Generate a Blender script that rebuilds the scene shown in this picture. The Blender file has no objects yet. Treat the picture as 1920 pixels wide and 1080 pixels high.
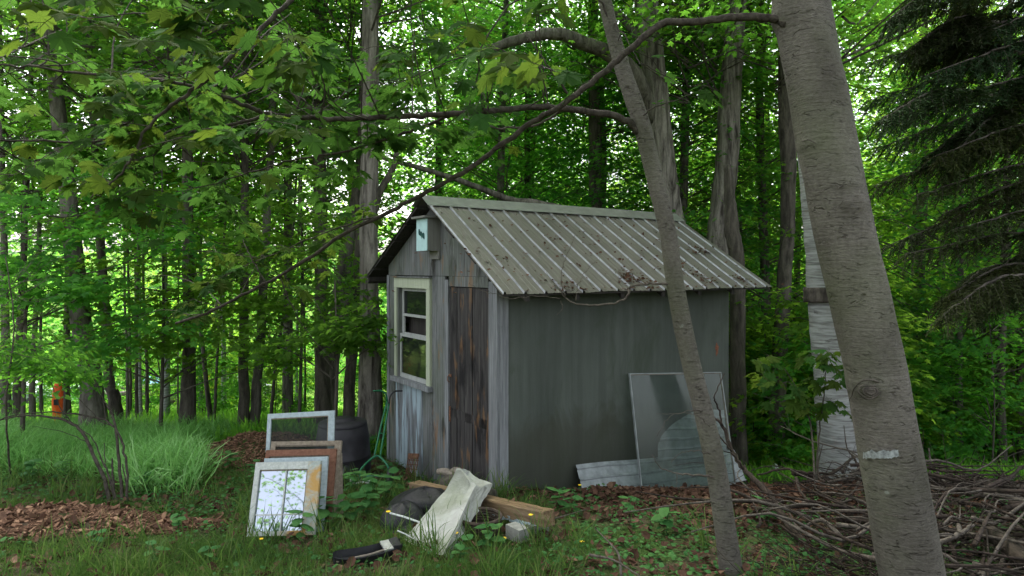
import bpy, math, random
import numpy as np
from mathutils import Vector, Matrix, Quaternion

RS = np.random.RandomState(11)
random.seed(7)
scene = bpy.context.scene
COL = scene.collection

# ------------------------------------------------------------------ camera
F, HY, EYE = 1200.0, 505.0, 1.6
cam = bpy.data.cameras.new('camera')
cam.sensor_width = 36.0
cam.lens = 36.0 * F / 1920.0
cam.shift_y = -(540.0 - HY) / 1920.0
cam.clip_end = 600.0
cam.clip_start = 0.02
camo = bpy.data.objects.new('camera', cam)
COL.objects.link(camo)
camo.location = (0, 0, EYE)
camo.rotation_euler = (math.radians(90), 0, 0)
scene.camera = camo

# ------------------------------------------------------------------ sky and sun
SUN_EL, SUN_ROT = math.radians(58), math.radians(-25)
world = bpy.data.worlds.new('World')
scene.world = world
world.use_nodes = True
wn, wl = world.node_tree.nodes, world.node_tree.links
wn.clear()
sky = wn.new('ShaderNodeTexSky'); sky.sky_type = 'NISHITA'; sky.sun_disc = False
sky.sun_elevation = SUN_EL; sky.sun_rotation = SUN_ROT
sky.air_density = 1.0; sky.dust_density = 5.0; sky.ozone_density = 1.0
hs = wn.new('ShaderNodeHueSaturation'); hs.inputs['Saturation'].default_value = 0.35
bg = wn.new('ShaderNodeBackground'); bg.inputs['Strength'].default_value = 0.15
wo = wn.new('ShaderNodeOutputWorld')
wl.new(sky.outputs[0], hs.inputs['Color']); wl.new(hs.outputs[0], bg.inputs[0]); wl.new(bg.outputs[0], wo.inputs[0])
sun = bpy.data.lights.new('sun', 'SUN'); sun.energy = 1.5; sun.angle = math.radians(14)
sun.color = (1.0, 0.96, 0.88)
suno = bpy.data.objects.new('sun', sun); COL.objects.link(suno)
SD = Vector((math.sin(SUN_ROT) * math.cos(SUN_EL), math.cos(SUN_ROT) * math.cos(SUN_EL), math.sin(SUN_EL)))
suno.rotation_euler = SD.to_track_quat('Z', 'Y').to_euler()
scene.view_settings.view_transform = 'Standard'
scene.view_settings.look = 'None'
scene.view_settings.gamma = 1.0
scene.view_settings.use_curve_mapping = False
scene.view_settings.exposure = 2.2
cy = scene.cycles
cy.max_bounces = 7; cy.diffuse_bounces = 4; cy.glossy_bounces = 3; cy.transmission_bounces = 4
cy.transparent_max_bounces = 6
cy.caustics_reflective = False; cy.caustics_refractive = False
cy.use_denoising = True

# ------------------------------------------------------------------ helpers
def P(px, py, d):
    """the world point seen at photo pixel px, py at depth d metres"""
    return Vector(((px - 960.0) / F * d, d, EYE + (HY - py) / F * d))

def h2(ix, iy, s):
    n = (ix.astype(np.int64) * 374761393 + iy.astype(np.int64) * 668265263 + s * 1442695) & 0x7fffffff
    n = ((n ^ (n >> 13)) * 1274126177) & 0x7fffffff
    return ((n ^ (n >> 16)) & 0xffff) / 65535.0

def vn(x, y, s=0):
    x = np.asarray(x, float); y = np.asarray(y, float)
    ix, iy = np.floor(x), np.floor(y)
    fx, fy = x - ix, y - iy
    fx = fx * fx * (3 - 2 * fx); fy = fy * fy * (3 - 2 * fy)
    a, b = h2(ix, iy, s), h2(ix + 1, iy, s)
    c, d = h2(ix, iy + 1, s), h2(ix + 1, iy + 1, s)
    return (a * (1 - fx) + b * fx) * (1 - fy) + (c * (1 - fx) + d * fx) * fy - 0.5

YL = [-30, -10, 0, 3.3, 4.6, 5.2, 7, 10, 15, 20, 30, 40, 60, 90, 170]
ZL = [1.5, .6, .1, .0, -.22, -.33, -.55, -.98, -1.9, -2.9, -4.98, -7.0, -8.5, -6, 6]
YR = [-30, -10, 0, 3.3, 4.5, 5.95, 7, 8, 11, 15, 20, 30, 40, 60, 90, 170]
ZR = [1.5, .6, .1, -.02, -.22, -.5, -.86, -1.1, -1.85, -2.9, -4.2, -6.8, -9, -10, -6, 6]
def gz(x, y, fine=True):
    x = np.asarray(x, float); y = np.asarray(y, float)
    t = np.clip((x + 3) / 4.0, 0, 1); t = t * t * (3 - 2 * t)
    z = np.interp(y, YL, ZL) * (1 - t) + np.interp(y, YR, ZR) * t
    z = z + 0.12 * vn(x * .5, y * .5, 1) + np.clip(np.abs(y) - 12, 0, 30) * .04 * vn(x * .12, y * .12, 2)
    if fine:
        z = z + 0.05 * vn(x * 2.1, y * 2.1, 3)
    m = lambda cx, cyy, rx, ry, h: h * np.exp(-((x - cx) / rx) ** 2 - ((y - cyy) / ry) ** 2)
    z = z + m(2.9, 4.7, 1.1, .9, .22) + m(-3.1, 4.5, .9, .5, .08) + m(-3.1, 8.0, .8, .7, .22)
    return z
def G(px, py):
    """where the photo ray through px, py meets the ground"""
    prev = 1.0
    for d in np.arange(1.5, 60, .02):
        p = P(px, py, d)
        if p.z <= float(gz(p.x, p.y)):
            return Vector((p.x, p.y, float(gz(p.x, p.y))))
    return P(px, py, 40)

class MB:
    """collects vertex / face blocks and links them as one mesh object"""
    def __init__(s): s.V = []; s.Fc = []; s.M = []; s.A = []; s.n = 0
    def add(s, v, f, mi=0, rnd=None):
        v = np.asarray(v, float).reshape(-1, 3); f = np.asarray(f, int)
        s.V.append(v); s.Fc.append(f + s.n); s.M.append(np.full(len(f), mi)); 
        s.A.append(np.full(len(v), .5) if rnd is None else np.broadcast_to(rnd, (len(v),)))
        s.n += len(v); return s
    def box(s, c, size, R=None, mi=0, jit=0):
        c = np.array(c, float); h = np.array(size, float) / 2
        v = np.array([[x, y, z] for x in (-1, 1) for y in (-1, 1) for z in (-1, 1)], float) * h
        if jit: v += RS.uniform(-jit, jit, v.shape)
        if R is not None: v = v @ np.array(R).T[:3, :3]
        f = [[0, 1, 3, 2], [4, 6, 7, 5], [0, 4, 5, 1], [2, 3, 7, 6], [0, 2, 6, 4], [1, 5, 7, 3]]
        return s.add(v + c, f, mi)
    def prism(s, poly, a0, a1, axes='vzu', mi=0):
        """poly in the (y,z) plane, extruded along x from a0 to a1"""
        n = len(poly)
        v = [[a0, p[0], p[1]] for p in poly] + [[a1, p[0], p[1]] for p in poly]
        s.add(v, [[i, (i + 1) % n, (i + 1) % n + n, i + n] for i in range(n)], mi)
        # caps as fans
        for k, a in ((0, a0), (1, a1)):
            c = np.mean(np.array(poly), 0)
            vv = [[a, p[0], p[1]] for p in poly] + [[a, c[0], c[1]]]
            s.add(vv, [[i, (i + 1) % n, n] for i in range(n)], mi)
        return s
    def tube(s, pts, rad, n=8, mi=0, cap=True, rough=0, rnd=None):
        v, f, tri = tube_data(pts, rad, n, cap, rough)
        s.add(v, f, mi, rnd)
        if len(tri): 
            s.n -= len(v); s.add(np.zeros((0, 3)), tri, mi); s.n += len(v)
        return s
    def mesh(s, name, mats, smooth=False):
        me = bpy.data.meshes.new(name)
        V = np.concatenate(s.V) if s.V else np.zeros((0, 3))
        tot = np.concatenate([np.full(len(f), f.shape[1] if f.ndim > 1 else 0) for f in s.Fc if len(f)])
        li = np.concatenate([f.ravel() for f in s.Fc if len(f)])
        mi = np.concatenate([m for m, f in zip(s.M, s.Fc) if len(f)])
        me.vertices.add(len(V)); me.vertices.foreach_set('co', V.ravel().astype(np.float32))
        me.loops.add(len(li)); me.loops.foreach_set('vertex_index', li.astype(np.int32))
        me.polygons.add(len(tot))
        st = np.concatenate([[0], np.cumsum(tot)[:-1]])
        me.polygons.foreach_set('loop_start', st.astype(np.int32))
        me.polygons.foreach_set('loop_total', tot.astype(np.int32))
        me.polygons.foreach_set('material_index', mi.astype(np.int32))
        me.polygons.foreach_set('use_smooth', np.full(len(tot), smooth))
        at = me.attributes.new('rnd', 'FLOAT', 'POINT')
        at.data.foreach_set('value', np.concatenate(s.A).astype(np.float32))
        for m in (mats if isinstance(mats, (list, tuple)) else [mats]): me.materials.append(m)
        me.update(calc_edges=True)
        return me
    def build(s, name, mats, parent=None, smooth=False, loc=None, rot=None, **pr):
        o = bpy.data.objects.new(name, s.mesh(name, mats, smooth)); COL.objects.link(o)
        if parent is not None: o.parent = parent
        if loc is not None: o.location = loc
        if rot is not None: o.rotation_euler = rot
        for k, v in pr.items(): o[k] = v
        return o

def smooth_path(pts, per=4, jit=0):
    pts = [np.array(p, float) for p in pts]
    if len(pts) < 3: 
        out = [pts[0] + (pts[-1] - pts[0]) * t for t in np.linspace(0, 1, per + 1)]
        return np.array(out)
    q = [2 * pts[0] - pts[1]] + pts + [2 * pts[-1] - pts[-2]]
    out = []
    for i in range(1, len(q) - 2):
        for t in np.arange(per) / per:
            p0, p1, p2, p3 = q[i - 1:i + 3]
            out.append(.5 * ((2 * p1) + (-p0 + p2) * t + (2 * p0 - 5 * p1 + 4 * p2 - p3) * t * t + (-p0 + 3 * p1 - 3 * p2 + p3) * t ** 3))
    out.append(pts[-1]); out = np.array(out)
    if jit: out[1:-1] += RS.normal(0, jit, out[1:-1].shape)
    return out

def tube_data(pts, rad, n=8, cap=True, rough=0):
    pts = np.asarray(pts, float); m = len(pts)
    rad = np.broadcast_to(np.asarray(rad, float), (m,)) if np.ndim(rad) == 0 or len(np.atleast_1d(rad)) == m else np.interp(np.linspace(0, 1, m), np.linspace(0, 1, len(rad)), rad)
    T = np.gradient(pts, axis=0); T /= np.linalg.norm(T, axis=1)[:, None] + 1e-9
    up = np.array([0, 0, 1.]) if abs(T[0, 2]) < .9 else np.array([1., 0, 0])
    a = np.linspace(0, 2 * np.pi, n, endpoint=False)
    V = np.zeros((m, n, 3)); N = np.cross(T[0], up); N /= np.linalg.norm(N)
    for i in range(m):
        N = N - T[i] * N.dot(T[i]); N /= np.linalg.norm(N) + 1e-9
        B = np.cross(T[i], N)
        r = rad[i] * (1 + (RS.uniform(-rough, rough, n) if rough else 0))
        V[i] = pts[i] + np.outer(np.cos(a) * r, N) + np.outer(np.sin(a) * r, B)
    f = []
    i0 = np.arange(m - 1)[:, None] * n; j = np.arange(n)[None]; jn = (j + 1) % n
    f = np.stack([i0 + j, i0 + jn, i0 + n + jn, i0 + n + j], -1).reshape(-1, 4)
    V = V.reshape(-1, 3); tri = np.zeros((0, 3), int)
    if cap:
        V = np.concatenate([V, [pts[0]], [pts[-1]]]); c0, c1 = m * n, m * n + 1
        t0 = [[(k + 1) % n, k, c0] for k in range(n)]; b = (m - 1) * n
        t1 = [[b + k, b + (k + 1) % n, c1] for k in range(n)]
        tri = np.array(t0 + t1)
    return V, f, tri

def empty(name, loc, rz=0, label=None, cat=None, group=None, kind=None):
    o = bpy.data.objects.new(name, None); COL.objects.link(o)
    o.location = loc; o.rotation_euler = (0, 0, rz); o.empty_display_size = .1
    return tag(o, label, cat, group, kind)
def tag(o, label=None, cat=None, group=None, kind=None):
    if label: o['label'] = label
    if cat: o['category'] = cat
    if group: o['group'] = group
    if kind: o['kind'] = kind
    return o

# ------------------------------------------------------------------ materials
class NT:
    def __init__(s, name):
        s.m = bpy.data.materials.new(name); s.m.use_nodes = True
        s.t = s.m.node_tree; s.t.nodes.clear()
        s.out = s.n('ShaderNodeOutputMaterial')
        s.tc = s.n('ShaderNodeTexCoord')
    def n(s, ty, **kw):
        nd = s.t.nodes.new(ty)
        for k, v in kw.items(): setattr(nd, k, v)
        return nd
    def l(s, a, b): s.t.links.new(a, b); return s
    def noise(s, scale=5, detail=4, stretch=(1, 1, 1), rough=.6, dist=0, co='Object'):
        mp = s.n('ShaderNodeMapping'); mp.inputs['Scale'].default_value = stretch
        s.l(s.tc.outputs[co], mp.inputs[0])
        nz = s.n('ShaderNodeTexNoise'); nz.inputs['Scale'].default_value = scale
        nz.inputs['Detail'].default_value = detail; nz.inputs['Roughness'].default_value = rough
        nz.inputs['Distortion'].default_value = dist
        s.l(mp.outputs[0], nz.inputs['Vector']); return nz.outputs[0]
    def ramp(s, inp, stops, interp='LINEAR'):
        r = s.n('ShaderNodeValToRGB'); r.color_ramp.interpolation = interp
        e = r.color_ramp.elements
        while len(e) < len(stops): e.new(.5)
        for i, (p, c) in enumerate(stops):
            e[i].position = p; e[i].color = (*c, 1) if len(c) == 3 else c
        s.l(inp, r.inputs[0]); return r.outputs[0]
    def mix(s, f, a, b, mode='MIX'):
        m = s.n('ShaderNodeMix', data_type='RGBA', blend_type=mode)
        for k, v in ((0, f), (6, a), (7, b)):
            if hasattr(v, 'links'): s.l(v, m.inputs[k])
            else: m.inputs[k].default_value = v if k == 0 else ((*v, 1) if len(v) == 3 else v)
        return m.outputs[2]
    def math(s, op, a, b=0.0):
        m = s.n('ShaderNodeMath', operation=op)
        for k, v in ((0, a), (1, b)):
            if hasattr(v, 'links'): s.l(v, m.inputs[k])
            else: m.inputs[k].default_value = v
        return m.outputs[0]
    def attr(s, name='rnd'):
        a = s.n('ShaderNodeAttribute', attribute_name=name); return a.outputs['Fac']
    def objrnd(s): return s.n('ShaderNodeObjectInfo').outputs['Random']
    def bsdf(s, col, rough=.8, bump=None, bs=.3, bd=.01, metal=0, spec=.3):
        b = s.n('ShaderNodeBsdfPrincipled')
        if hasattr(col, 'links'): s.l(col, b.inputs['Base Color'])
        else: b.inputs['Base Color'].default_value = (*col, 1)
        if hasattr(rough, 'links'): s.l(rough, b.inputs['Roughness'])
        else: b.inputs['Roughness'].default_value = rough
        b.inputs['Metallic'].default_value = metal
        b.inputs['Specular IOR Level'].default_value = spec
        if bump is not None:
            bp = s.n('ShaderNodeBump'); bp.inputs['Strength'].default_value = bs; bp.inputs['Distance'].default_value = bd
            s.l(bump, bp.inputs['Height']); s.l(bp.outputs[0], b.inputs['Normal'])
        return b.outputs[0]
    def end(s, sh): s.l(sh, s.out.inputs[0]); return s.m

def plain(name, col, rough=.7, var=.25, scale=20, metal=0, spec=.3, stretch=(1, 1, 1)):
    t = NT(name); nz = t.noise(scale, 4, stretch)
    a = tuple(c * (1 - var) for c in col); b = tuple(min(1, c * (1 + var)) for c in col)
    return t.end(t.bsdf(t.ramp(nz, [(.3, a), (.7, b)]), rough, nz, .3, .004, metal, spec))

def leaf_mat(name, dark, mid, light, trans, tf=.45, rough=.55, vary=True):
    t = NT(name)
    r = t.attr('rnd')
    c = t.ramp(r, [(0, dark), (.5, mid), (1, light)])
    oi = t.objrnd()
    c = t.mix(t.math('MULTIPLY', oi, .45) if vary else .15, c, tuple(x * .55 for x in light))
    tr = t.mix(.5, trans, c, 'MIX')
    tcol = t.mix(r, tuple(x * .55 for x in trans), trans)
    hue = t.ramp(oi, [(0, (.85, .95, 1.0)), (.35, (1, 1, .9)), (.7, (1.45, 1.0, .7)), (1, (1.0, .78, .8))])
    if vary: c = t.mix(1.0, c, hue, 'MULTIPLY'); tcol = t.mix(1.0, tcol, hue, 'MULTIPLY')
    b = t.bsdf(c, rough, spec=.06)
    tl = t.n('ShaderNodeBsdfTranslucent'); t.l(tcol, tl.inputs[0])
    mx = t.n('ShaderNodeMixShader'); mx.inputs[0].default_value = tf
    t.l(b, mx.inputs[1]); t.l(tl.outputs[0], mx.inputs[2])
    return t.end(mx.outputs[0])

M = {}
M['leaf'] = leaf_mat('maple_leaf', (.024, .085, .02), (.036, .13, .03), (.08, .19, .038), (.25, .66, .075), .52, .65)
M['leaf_near'] = leaf_mat('shade_leaf', (.020, .046, .010), (.030, .070, .014), (.045, .105, .024), (.12, .27, .04), .42, .9)  # darker copy of the maple leaf, canopy shade put into its colour
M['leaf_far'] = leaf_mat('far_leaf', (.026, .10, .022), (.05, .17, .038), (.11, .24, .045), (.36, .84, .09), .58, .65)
M['needle'] = leaf_mat('needles', (.02, .04, .016), (.032, .06, .024), (.05, .085, .034), (.05, .08, .02), .12)
M['grass'] = leaf_mat('grass_blade', (.032, .08, .022), (.06, .13, .028), (.17, .18, .07), (.15, .30, .05), .38, vary=False)
M['reed'] = leaf_mat('ribbon_grass', (.08, .24, .04), (.17, .40, .10), (.42, .64, .30), (.32, .68, .16), .42, vary=False)
M['weed'] = leaf_mat('weed_leaf', (.03, .10, .03), (.05, .15, .045), (.09, .21, .06), (.10, .28, .05), .3, vary=False)
M['litter'] = leaf_mat('dead_leaf', (.035, .018, .013), (.10, .052, .036), (.24, .15, .10), (.12, .06, .03), .12, .8, vary=False)
M['chip'] = leaf_mat('wood_chip', (.05, .028, .018), (.16, .085, .055), (.36, .22, .14), (.1, .05, .03), .02, .85, vary=False)

def bark_mat(name, dark, light, sc=9, st=(1, 1, .22), bs=.9, moss=.15):
    t = NT(name)
    n1 = t.noise(sc, 6, st, .65, .6); n2 = t.noise(2.5, 3); n3 = t.noise(45, 3, (1, 1, .5))
    c = t.ramp(n1, [(.36, dark), (.62, light)])
    c = t.mix(t.ramp(n2, [(.5, (0, 0, 0)), (.75, (moss,) * 3)]), c, (.06, .09, .035))
    c = t.mix(.35, c, t.ramp(n3, [(.3, (.35, .35, .35)), (.7, (1, 1, 1))]), 'MULTIPLY')
    h = t.math('ADD', n1, t.math('MULTIPLY', n3, .25))
    return t.end(t.bsdf(c, .9, h, bs, .03, spec=.15))
M['bark'] = bark_mat('grey_bark', (.055, .048, .04), (.19, .17, .145))
M['bark_dark'] = bark_mat('dark_bark', (.04, .034, .029), (.14, .12, .10))
M['bark_rough'] = bark_mat('shaggy_bark', (.05, .042, .036), (.30, .265, .235), 11, (1, 1, .12), 1.0, .05)
M['twig'] = bark_mat('twig_bark', (.03, .024, .02), (.085, .072, .058), 30, (1, 1, 1), .4)
M['twig_pale'] = bark_mat('dead_twig_bark', (.05, .042, .034), (.14, .12, .10), 30, (1, 1, 1), .4, 0)
M['stick'] = bark_mat('stick_bark', (.014, .010, .008), (.058, .043, .034), 14, (1, 1, 1), .6, .1)

def smooth_bark():
    t = NT('smooth_bark')
    big = t.noise(3.2, 4, (1, 1, .6)); fine = t.noise(60, 5, (1, 1, 1.8), .7)
    hor = t.noise(22, 4, (.35, .35, 3.2), .65, .4)
    pit = t.noise(20, 3, (.7, .7, 1.9), .55, 1.4)
    c = t.ramp(big, [(.3, (.075, .067, .055)), (.7, (.165, .150, .126))])
    c = t.mix(.55, c, t.ramp(fine, [(.3, (.3, .28, .26)), (.65, (1.2, 1.2, 1.2))]), 'MULTIPLY')
    c = t.mix(t.ramp(hor, [(.58, (0, 0, 0)), (.72, (.3, .3, .3))]), c, (.07, .055, .04))
    c = t.mix(t.ramp(pit, [(.64, (0, 0, 0)), (.72, (.6, .6, .6))]), c, (.04, .03, .023))
    li = t.noise(9, 4, (1, 1, 1), .5)
    c = t.mix(t.ramp(li, [(.72, (0, 0, 0)), (.76, (.6, .6, .6))]), c, (.28, .30, .26))
    mo = t.noise(1.4, 4)
    c = t.mix(t.ramp(mo, [(.45, (0, 0, 0)), (.8, (.6, .6, .6))]), c, (.11, .13, .06))
    h = t.math('SUBTRACT', t.math('MULTIPLY', fine, .5), t.ramp(pit, [(.6, (0, 0, 0)), (.7, (1, 1, 1))]))
    h = t.math('ADD', h, t.math('MULTIPLY', hor, .8))
    return t.end(t.bsdf(c, .85, h, .8, .014, spec=.2))
M['smooth_bark'] = smooth_bark()
def birch_mat():
    t = NT('birch_bark')
    hor = t.noise(14, 4, (.3, .3, 3.5), .6, .3); bl = t.noise(2.2, 5, (.8, .8, 1.6), .6, .8); fl = t.noise(18, 4)
    c = t.ramp(hor, [(.35, (.13, .13, .12)), (.6, (.33, .34, .32))])
    c = t.mix(t.ramp(fl, [(.55, (0, 0, 0)), (.7, (.45, .45, .45))]), c, (.22, .18, .15))
    c = t.mix(t.ramp(bl, [(.60, (0, 0, 0)), (.66, (.85, .85, .85))]), c, (.06, .05, .045))
    return t.end(t.bsdf(c, .75, hor, .3, .006))
M['birch'] = birch_mat()

def weathered(name, dark, light, stain=(.03, .027, .024), rs=.55, pale=None, sc=1.0, moss=0.0, brown=0):
    """weathered upright boards: grain stretched along z"""
    t = NT(name)
    g = t.noise(38 * sc, 5, (1, 1, .05), .7, .3); b = t.noise(3.2 * sc, 5, (1.6, 1.6, .45), .65, .5)
    s2 = t.noise(7 * sc, 4, (1.5, 1.5, .16), .6, .4)
    orr = t.objrnd()
    c = t.ramp(g, [(.3, dark), (.7, light)])
    c = t.mix(.35, c, t.ramp(orr, [(0, (.6, .6, .6)), (1, (1, 1, 1))]), 'MULTIPLY')
    c = t.mix(t.ramp(b, [(rs, (0, 0, 0)), (rs + .13, (.85, .85, .85))]), c, stain)
    if pale: 
        c = t.mix(t.ramp(s2, [(.45, (0, 0, 0)), (.56, (.8, .8, .8))]), c, pale)
    if brown:
        bb = t.noise(4.5, 4, (2.2, 2.2, .5), .6, .3)
        c = t.mix(t.ramp(bb, [(.58, (0, 0, 0)), (.66, (brown,) * 3)]), c, (.26, .13, .05))
    if moss:
        mm = t.noise(2.0, 4)
        c = t.mix(t.ramp(mm, [(.42, (0, 0, 0)), (.7, (moss,) * 3)]), c, (.07, .09, .045))
    return t.end(t.bsdf(c, .88, g, .5, .006, spec=.15))
M['gable'] = weathered('weathered_grey_board', (.075, .077, .078), (.21, .215, .21), rs=.54, moss=.45, brown=.5)
M['gable_low'] = weathered('board_with_flaking_blue_paint', (.085, .09, .095), (.21, .22, .23), rs=.57, pale=(.34, .43, .48))
M['corner'] = weathered('silver_grey_board', (.11, .112, .115), (.29, .30, .31), rs=.58)
M['door'] = weathered('charred_brown_plank', (.02, .018, .019), (.085, .078, .074), (.012, .011, .012), .52, brown=.38)
M['soffit'] = weathered('dark_roof_board', (.02, .019, .018), (.07, .062, .055), rs=.6)
M['trimgreen'] = weathered('pale_green_paint', (.34, .37, .27), (.48, .51, .38), (.16, .17, .13), .66)
M['sashgrey'] = weathered('worn_grey_paint', (.30, .31, .29), (.46, .47, .45), (.15, .14, .13), .6)

def side_wall_mat():
    t = NT('mouldy_painted_sheet')
    a = t.noise(1.1, 5, (1, 1, .5), .6, .4); st = t.noise(9, 5, (1.2, 1.2, .06), .65, .2); f = t.noise(60, 3)
    c = t.ramp(a, [(.3, (.060, .070, .059)), (.7, (.102, .114, .098))])
    c = t.mix(.6, c, t.ramp(st, [(.3, (.62, .62, .60)), (.7, (1.1, 1.12, 1.1))]), 'MULTIPLY')
    m = t.noise(2.4, 6, (1, 1, .5), .7, .6)
    c = t.mix(t.ramp(m, [(.52, (0, 0, 0)), (.72, (.6, .6, .6))]), c, (.04, .055, .03))
    # dirt thrown up along the foot of the wall, and grime under the eave
    sep = t.n('ShaderNodeSeparateXYZ'); t.l(t.tc.outputs['Object'], sep.inputs[0])
    zn = t.math('ADD', sep.outputs[2], t.math('MULTIPLY', m, -.9))
    c = t.mix(t.ramp(zn, [(.0, (.6, .6, .6)), (.25, (0, 0, 0))]), c, (.045, .045, .03))
    sp = t.noise(70, 2, (1, 1, .8)); 
    c = t.mix(t.ramp(sp, [(.74, (0, 0, 0)), (.77, (.8, .8, .8))]), c, (.02, .02, .018))
    return t.end(t.bsdf(c, .8, t.math('ADD', f, st), .25, .004, spec=.25))
M['side'] = side_wall_mat()
def roof_mat():
    t = NT('painted_metal_roofing')
    a = t.noise(1.7, 5, (1, 1, 1), .6); b = t.noise(12, 5, (1, .35, .35), .7); d = t.noise(30, 4, (1, .6, .6), .7, .5)
    c = t.ramp(a, [(.3, (.088, .081, .068)), (.7, (.135, .125, .108))])
    c = t.mix(.5, c, t.ramp(b, [(.3, (.72, .70, .66)), (.7, (1.05, 1.05, 1.05))]), 'MULTIPLY')
    c = t.mix(t.ramp(d, [(.60, (0, 0, 0)), (.72, (.6, .6, .6))]), c, (.075, .045, .03))
    sep = t.n('ShaderNodeSeparateXYZ'); t.l(t.tc.outputs['Object'], sep.inputs[0])
    e = t.math('ADD', sep.outputs[1], t.math('MULTIPLY', a, -.55))
    c = t.mix(t.ramp(e, [(.0, (.0, .0, .0)), (.02, (.0, .0, .0))]), c, (.1, .08, .06))
    return t.end(t.bsdf(c, .5, b, .15, .003, metal=.15, spec=.4))
M['roof'] = roof_mat()
M['rib_highlight'] = plain('worn_zinc_with_highlight', (.30, .305, .315), .42, .3, 14, metal=.35, spec=.5)  # paint worn to metal, with the ribs' sky highlight put into the colour
M['ridge'] = plain('ridge_paint', (.15, .155, .135), .55, .2, 8, metal=.1)
def glass(name, tint=(.02, .03, .03), rough=.03, alpha=0.0, spec=1.0):
    t = NT(name)
    nz = t.noise(6, 4, (1, 1, 1), .6)
    r = t.ramp(nz, [(.4, (rough,) * 3), (.8, (rough + .18,) * 3)])
    b = t.bsdf(tint, r, spec=spec)
    if alpha:
        tr = t.n('ShaderNodeBsdfTransparent'); mx = t.n('ShaderNodeMixShader'); mx.inputs[0].default_value = alpha
        tr.inputs[0].default_value = (.9, .95, .93, 1)
        t.l(b, mx.inputs[1]); t.l(tr.outputs[0], mx.inputs[2]); return t.end(mx.outputs[0])
    return t.end(b)
M['pane_dark'] = glass('dark_window_glass', (.012, .014, .013), .04, 0, .9)
def silver_glass():
    t = NT('reflecting_old_glass')
    nz = t.noise(3, 3)
    d = t.n('ShaderNodeBsdfDiffuse'); d.inputs[0].default_value = (.09, .14, .17, 1)
    g = t.n('ShaderNodeBsdfGlossy'); g.inputs[0].default_value = (.78, .82, .92, 1); g.inputs['Roughness'].default_value = .02
    bp = t.n('ShaderNodeBump'); bp.inputs['Strength'].default_value = .05; bp.inputs['Distance'].default_value = .01
    t.l(nz, bp.inputs['Height']); t.l(bp.outputs[0], g.inputs['Normal'])
    mx = t.n('ShaderNodeMixShader'); mx.inputs[0].default_value = .5
    t.l(d.outputs[0], mx.inputs[1]); t.l(g.outputs[0], mx.inputs[2]); return t.end(mx.outputs[0])
M['pane_sky'] = silver_glass()
M['pane_clear'] = glass('dusty_clear_glass', (.10, .115, .105), .04, .74, 1.0)
M['screen'] = glass('insect_screen', (.04, .04, .04), .6, .75, .2)
M['galv'] = plain('galvanised_sheet', (.26, .28, .28), .5, .3, 9, metal=.15, stretch=(1, 1, 4))
M['steel'] = plain('dull_steel', (.35, .36, .35), .45, .3, 30, metal=.6)
M['batfront'] = plain('pale_turquoise_paint', (.42, .60, .60), .7, .12, 9)
M['batside'] = weathered('grey_box_board', (.17, .165, .15), (.24, .235, .21), rs=.8)
M['batmark'] = plain('dark_green_print', (.012, .06, .055), .7, .1)
M['green'] = plain('green_enamel', (.012, .11, .05), .45, .3, 30)
M['black'] = plain('black_plastic', (.018, .018, .02), .5, .4, 14)
M['blackrough'] = plain('black_rubber', (.011, .011, .013), .55, .9, 55)
M['binblack'] = plain('black_compost_bin', (.022, .02, .024), .55, .4, 6)
M['rust'] = plain('rusty_iron', (.13, .065, .04), .9, .5, 40)
M['concrete'] = plain('concrete', (.24, .24, .22), .95, .2, 25)
M['beam'] = weathered('old_orange_timber', (.22, .13, .06), (.46, .30, .15), (.10, .06, .035), .57)
M['beampaint'] = plain('blue_grey_paint', (.35, .44, .46), .8, .3, 30)
M['wicker'] = plain('dark_wicker', (.055, .04, .03), .9, .6, 30, stretch=(1, 1, 3))
M['drift'] = plain('grey_driftwood', (.22, .185, .15), .9, .35, 20, stretch=(1, 1, 3))
M['mark'] = plain('worn_white_mark', (.22, .235, .225), .85, .55, 60)
M['white'] = plain('white_paint', (.62, .64, .62), .7, .15, 12)
M['framewhite'] = weathered('chipped_white_frame', (.38, .40, .38), (.62, .64, .60), (.30, .20, .12), .60)
M['frameorange'] = weathered('flaking_orange_stile', (.30, .34, .32), (.48, .51, .47), (.46, .25, .05), .44)
M['frameblue'] = weathered('pale_blue_frame', (.28, .34, .36), (.46, .53, .56), (.20, .22, .22), .62)
M['framebrown'] = weathered('red_brown_frame', (.12, .055, .035), (.24, .12, .08), (.07, .05, .04), .6)
M['framegrey'] = weathered('bare_grey_frame', (.15, .12, .09), (.32, .27, .21), (.08, .07, .06), .6)
M['orange'] = plain('orange_red_paint', (.65, .09, .01), .5, .15)
M['yellow'] = plain('yellow_paint', (.75, .42, .02), .5, .15)
M['petal'] = plain('yellow_petal', (.80, .55, .02), .6, .1)
M['carwhite'] = plain('white_car_paint', (.6, .63, .68), .3, .05, 3, spec=.6)
M['cargrey'] = plain('grey_car_paint', (.30, .34, .38), .3, .05, 3, spec=.6)
M['carblue'] = plain('blue_tarpaulin', (.12, .32, .55), .5, .5, 5)
M['tan'] = plain('tan_board', (.35, .28, .2), .8, .2)
def sack_mat():
    t = NT('white_woven_sack')
    w = t.noise(9, 5, (1, 1, 1), .6, .5); f = t.noise(150, 2, (1, 1, 1)); s_ = t.noise(2.5, 4)
    c = t.ramp(w, [(.3, (.34, .34, .315)), (.7, (.48, .48, .46))])
    c = t.mix(t.ramp(s_, [(.45, (0, 0, 0)), (.65, (.75, .75, .75))]), c, (.20, .22, .15))
    c = t.mix(.25, c, t.ramp(f, [(.3, (.6, .6, .6)), (.7, (1, 1, 1))]), 'MULTIPLY')
    return t.end(t.bsdf(c, .75, t.math('ADD', w, t.math('MULTIPLY', f, .15)), .6, .02))
M['sack'] = sack_mat()
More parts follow.
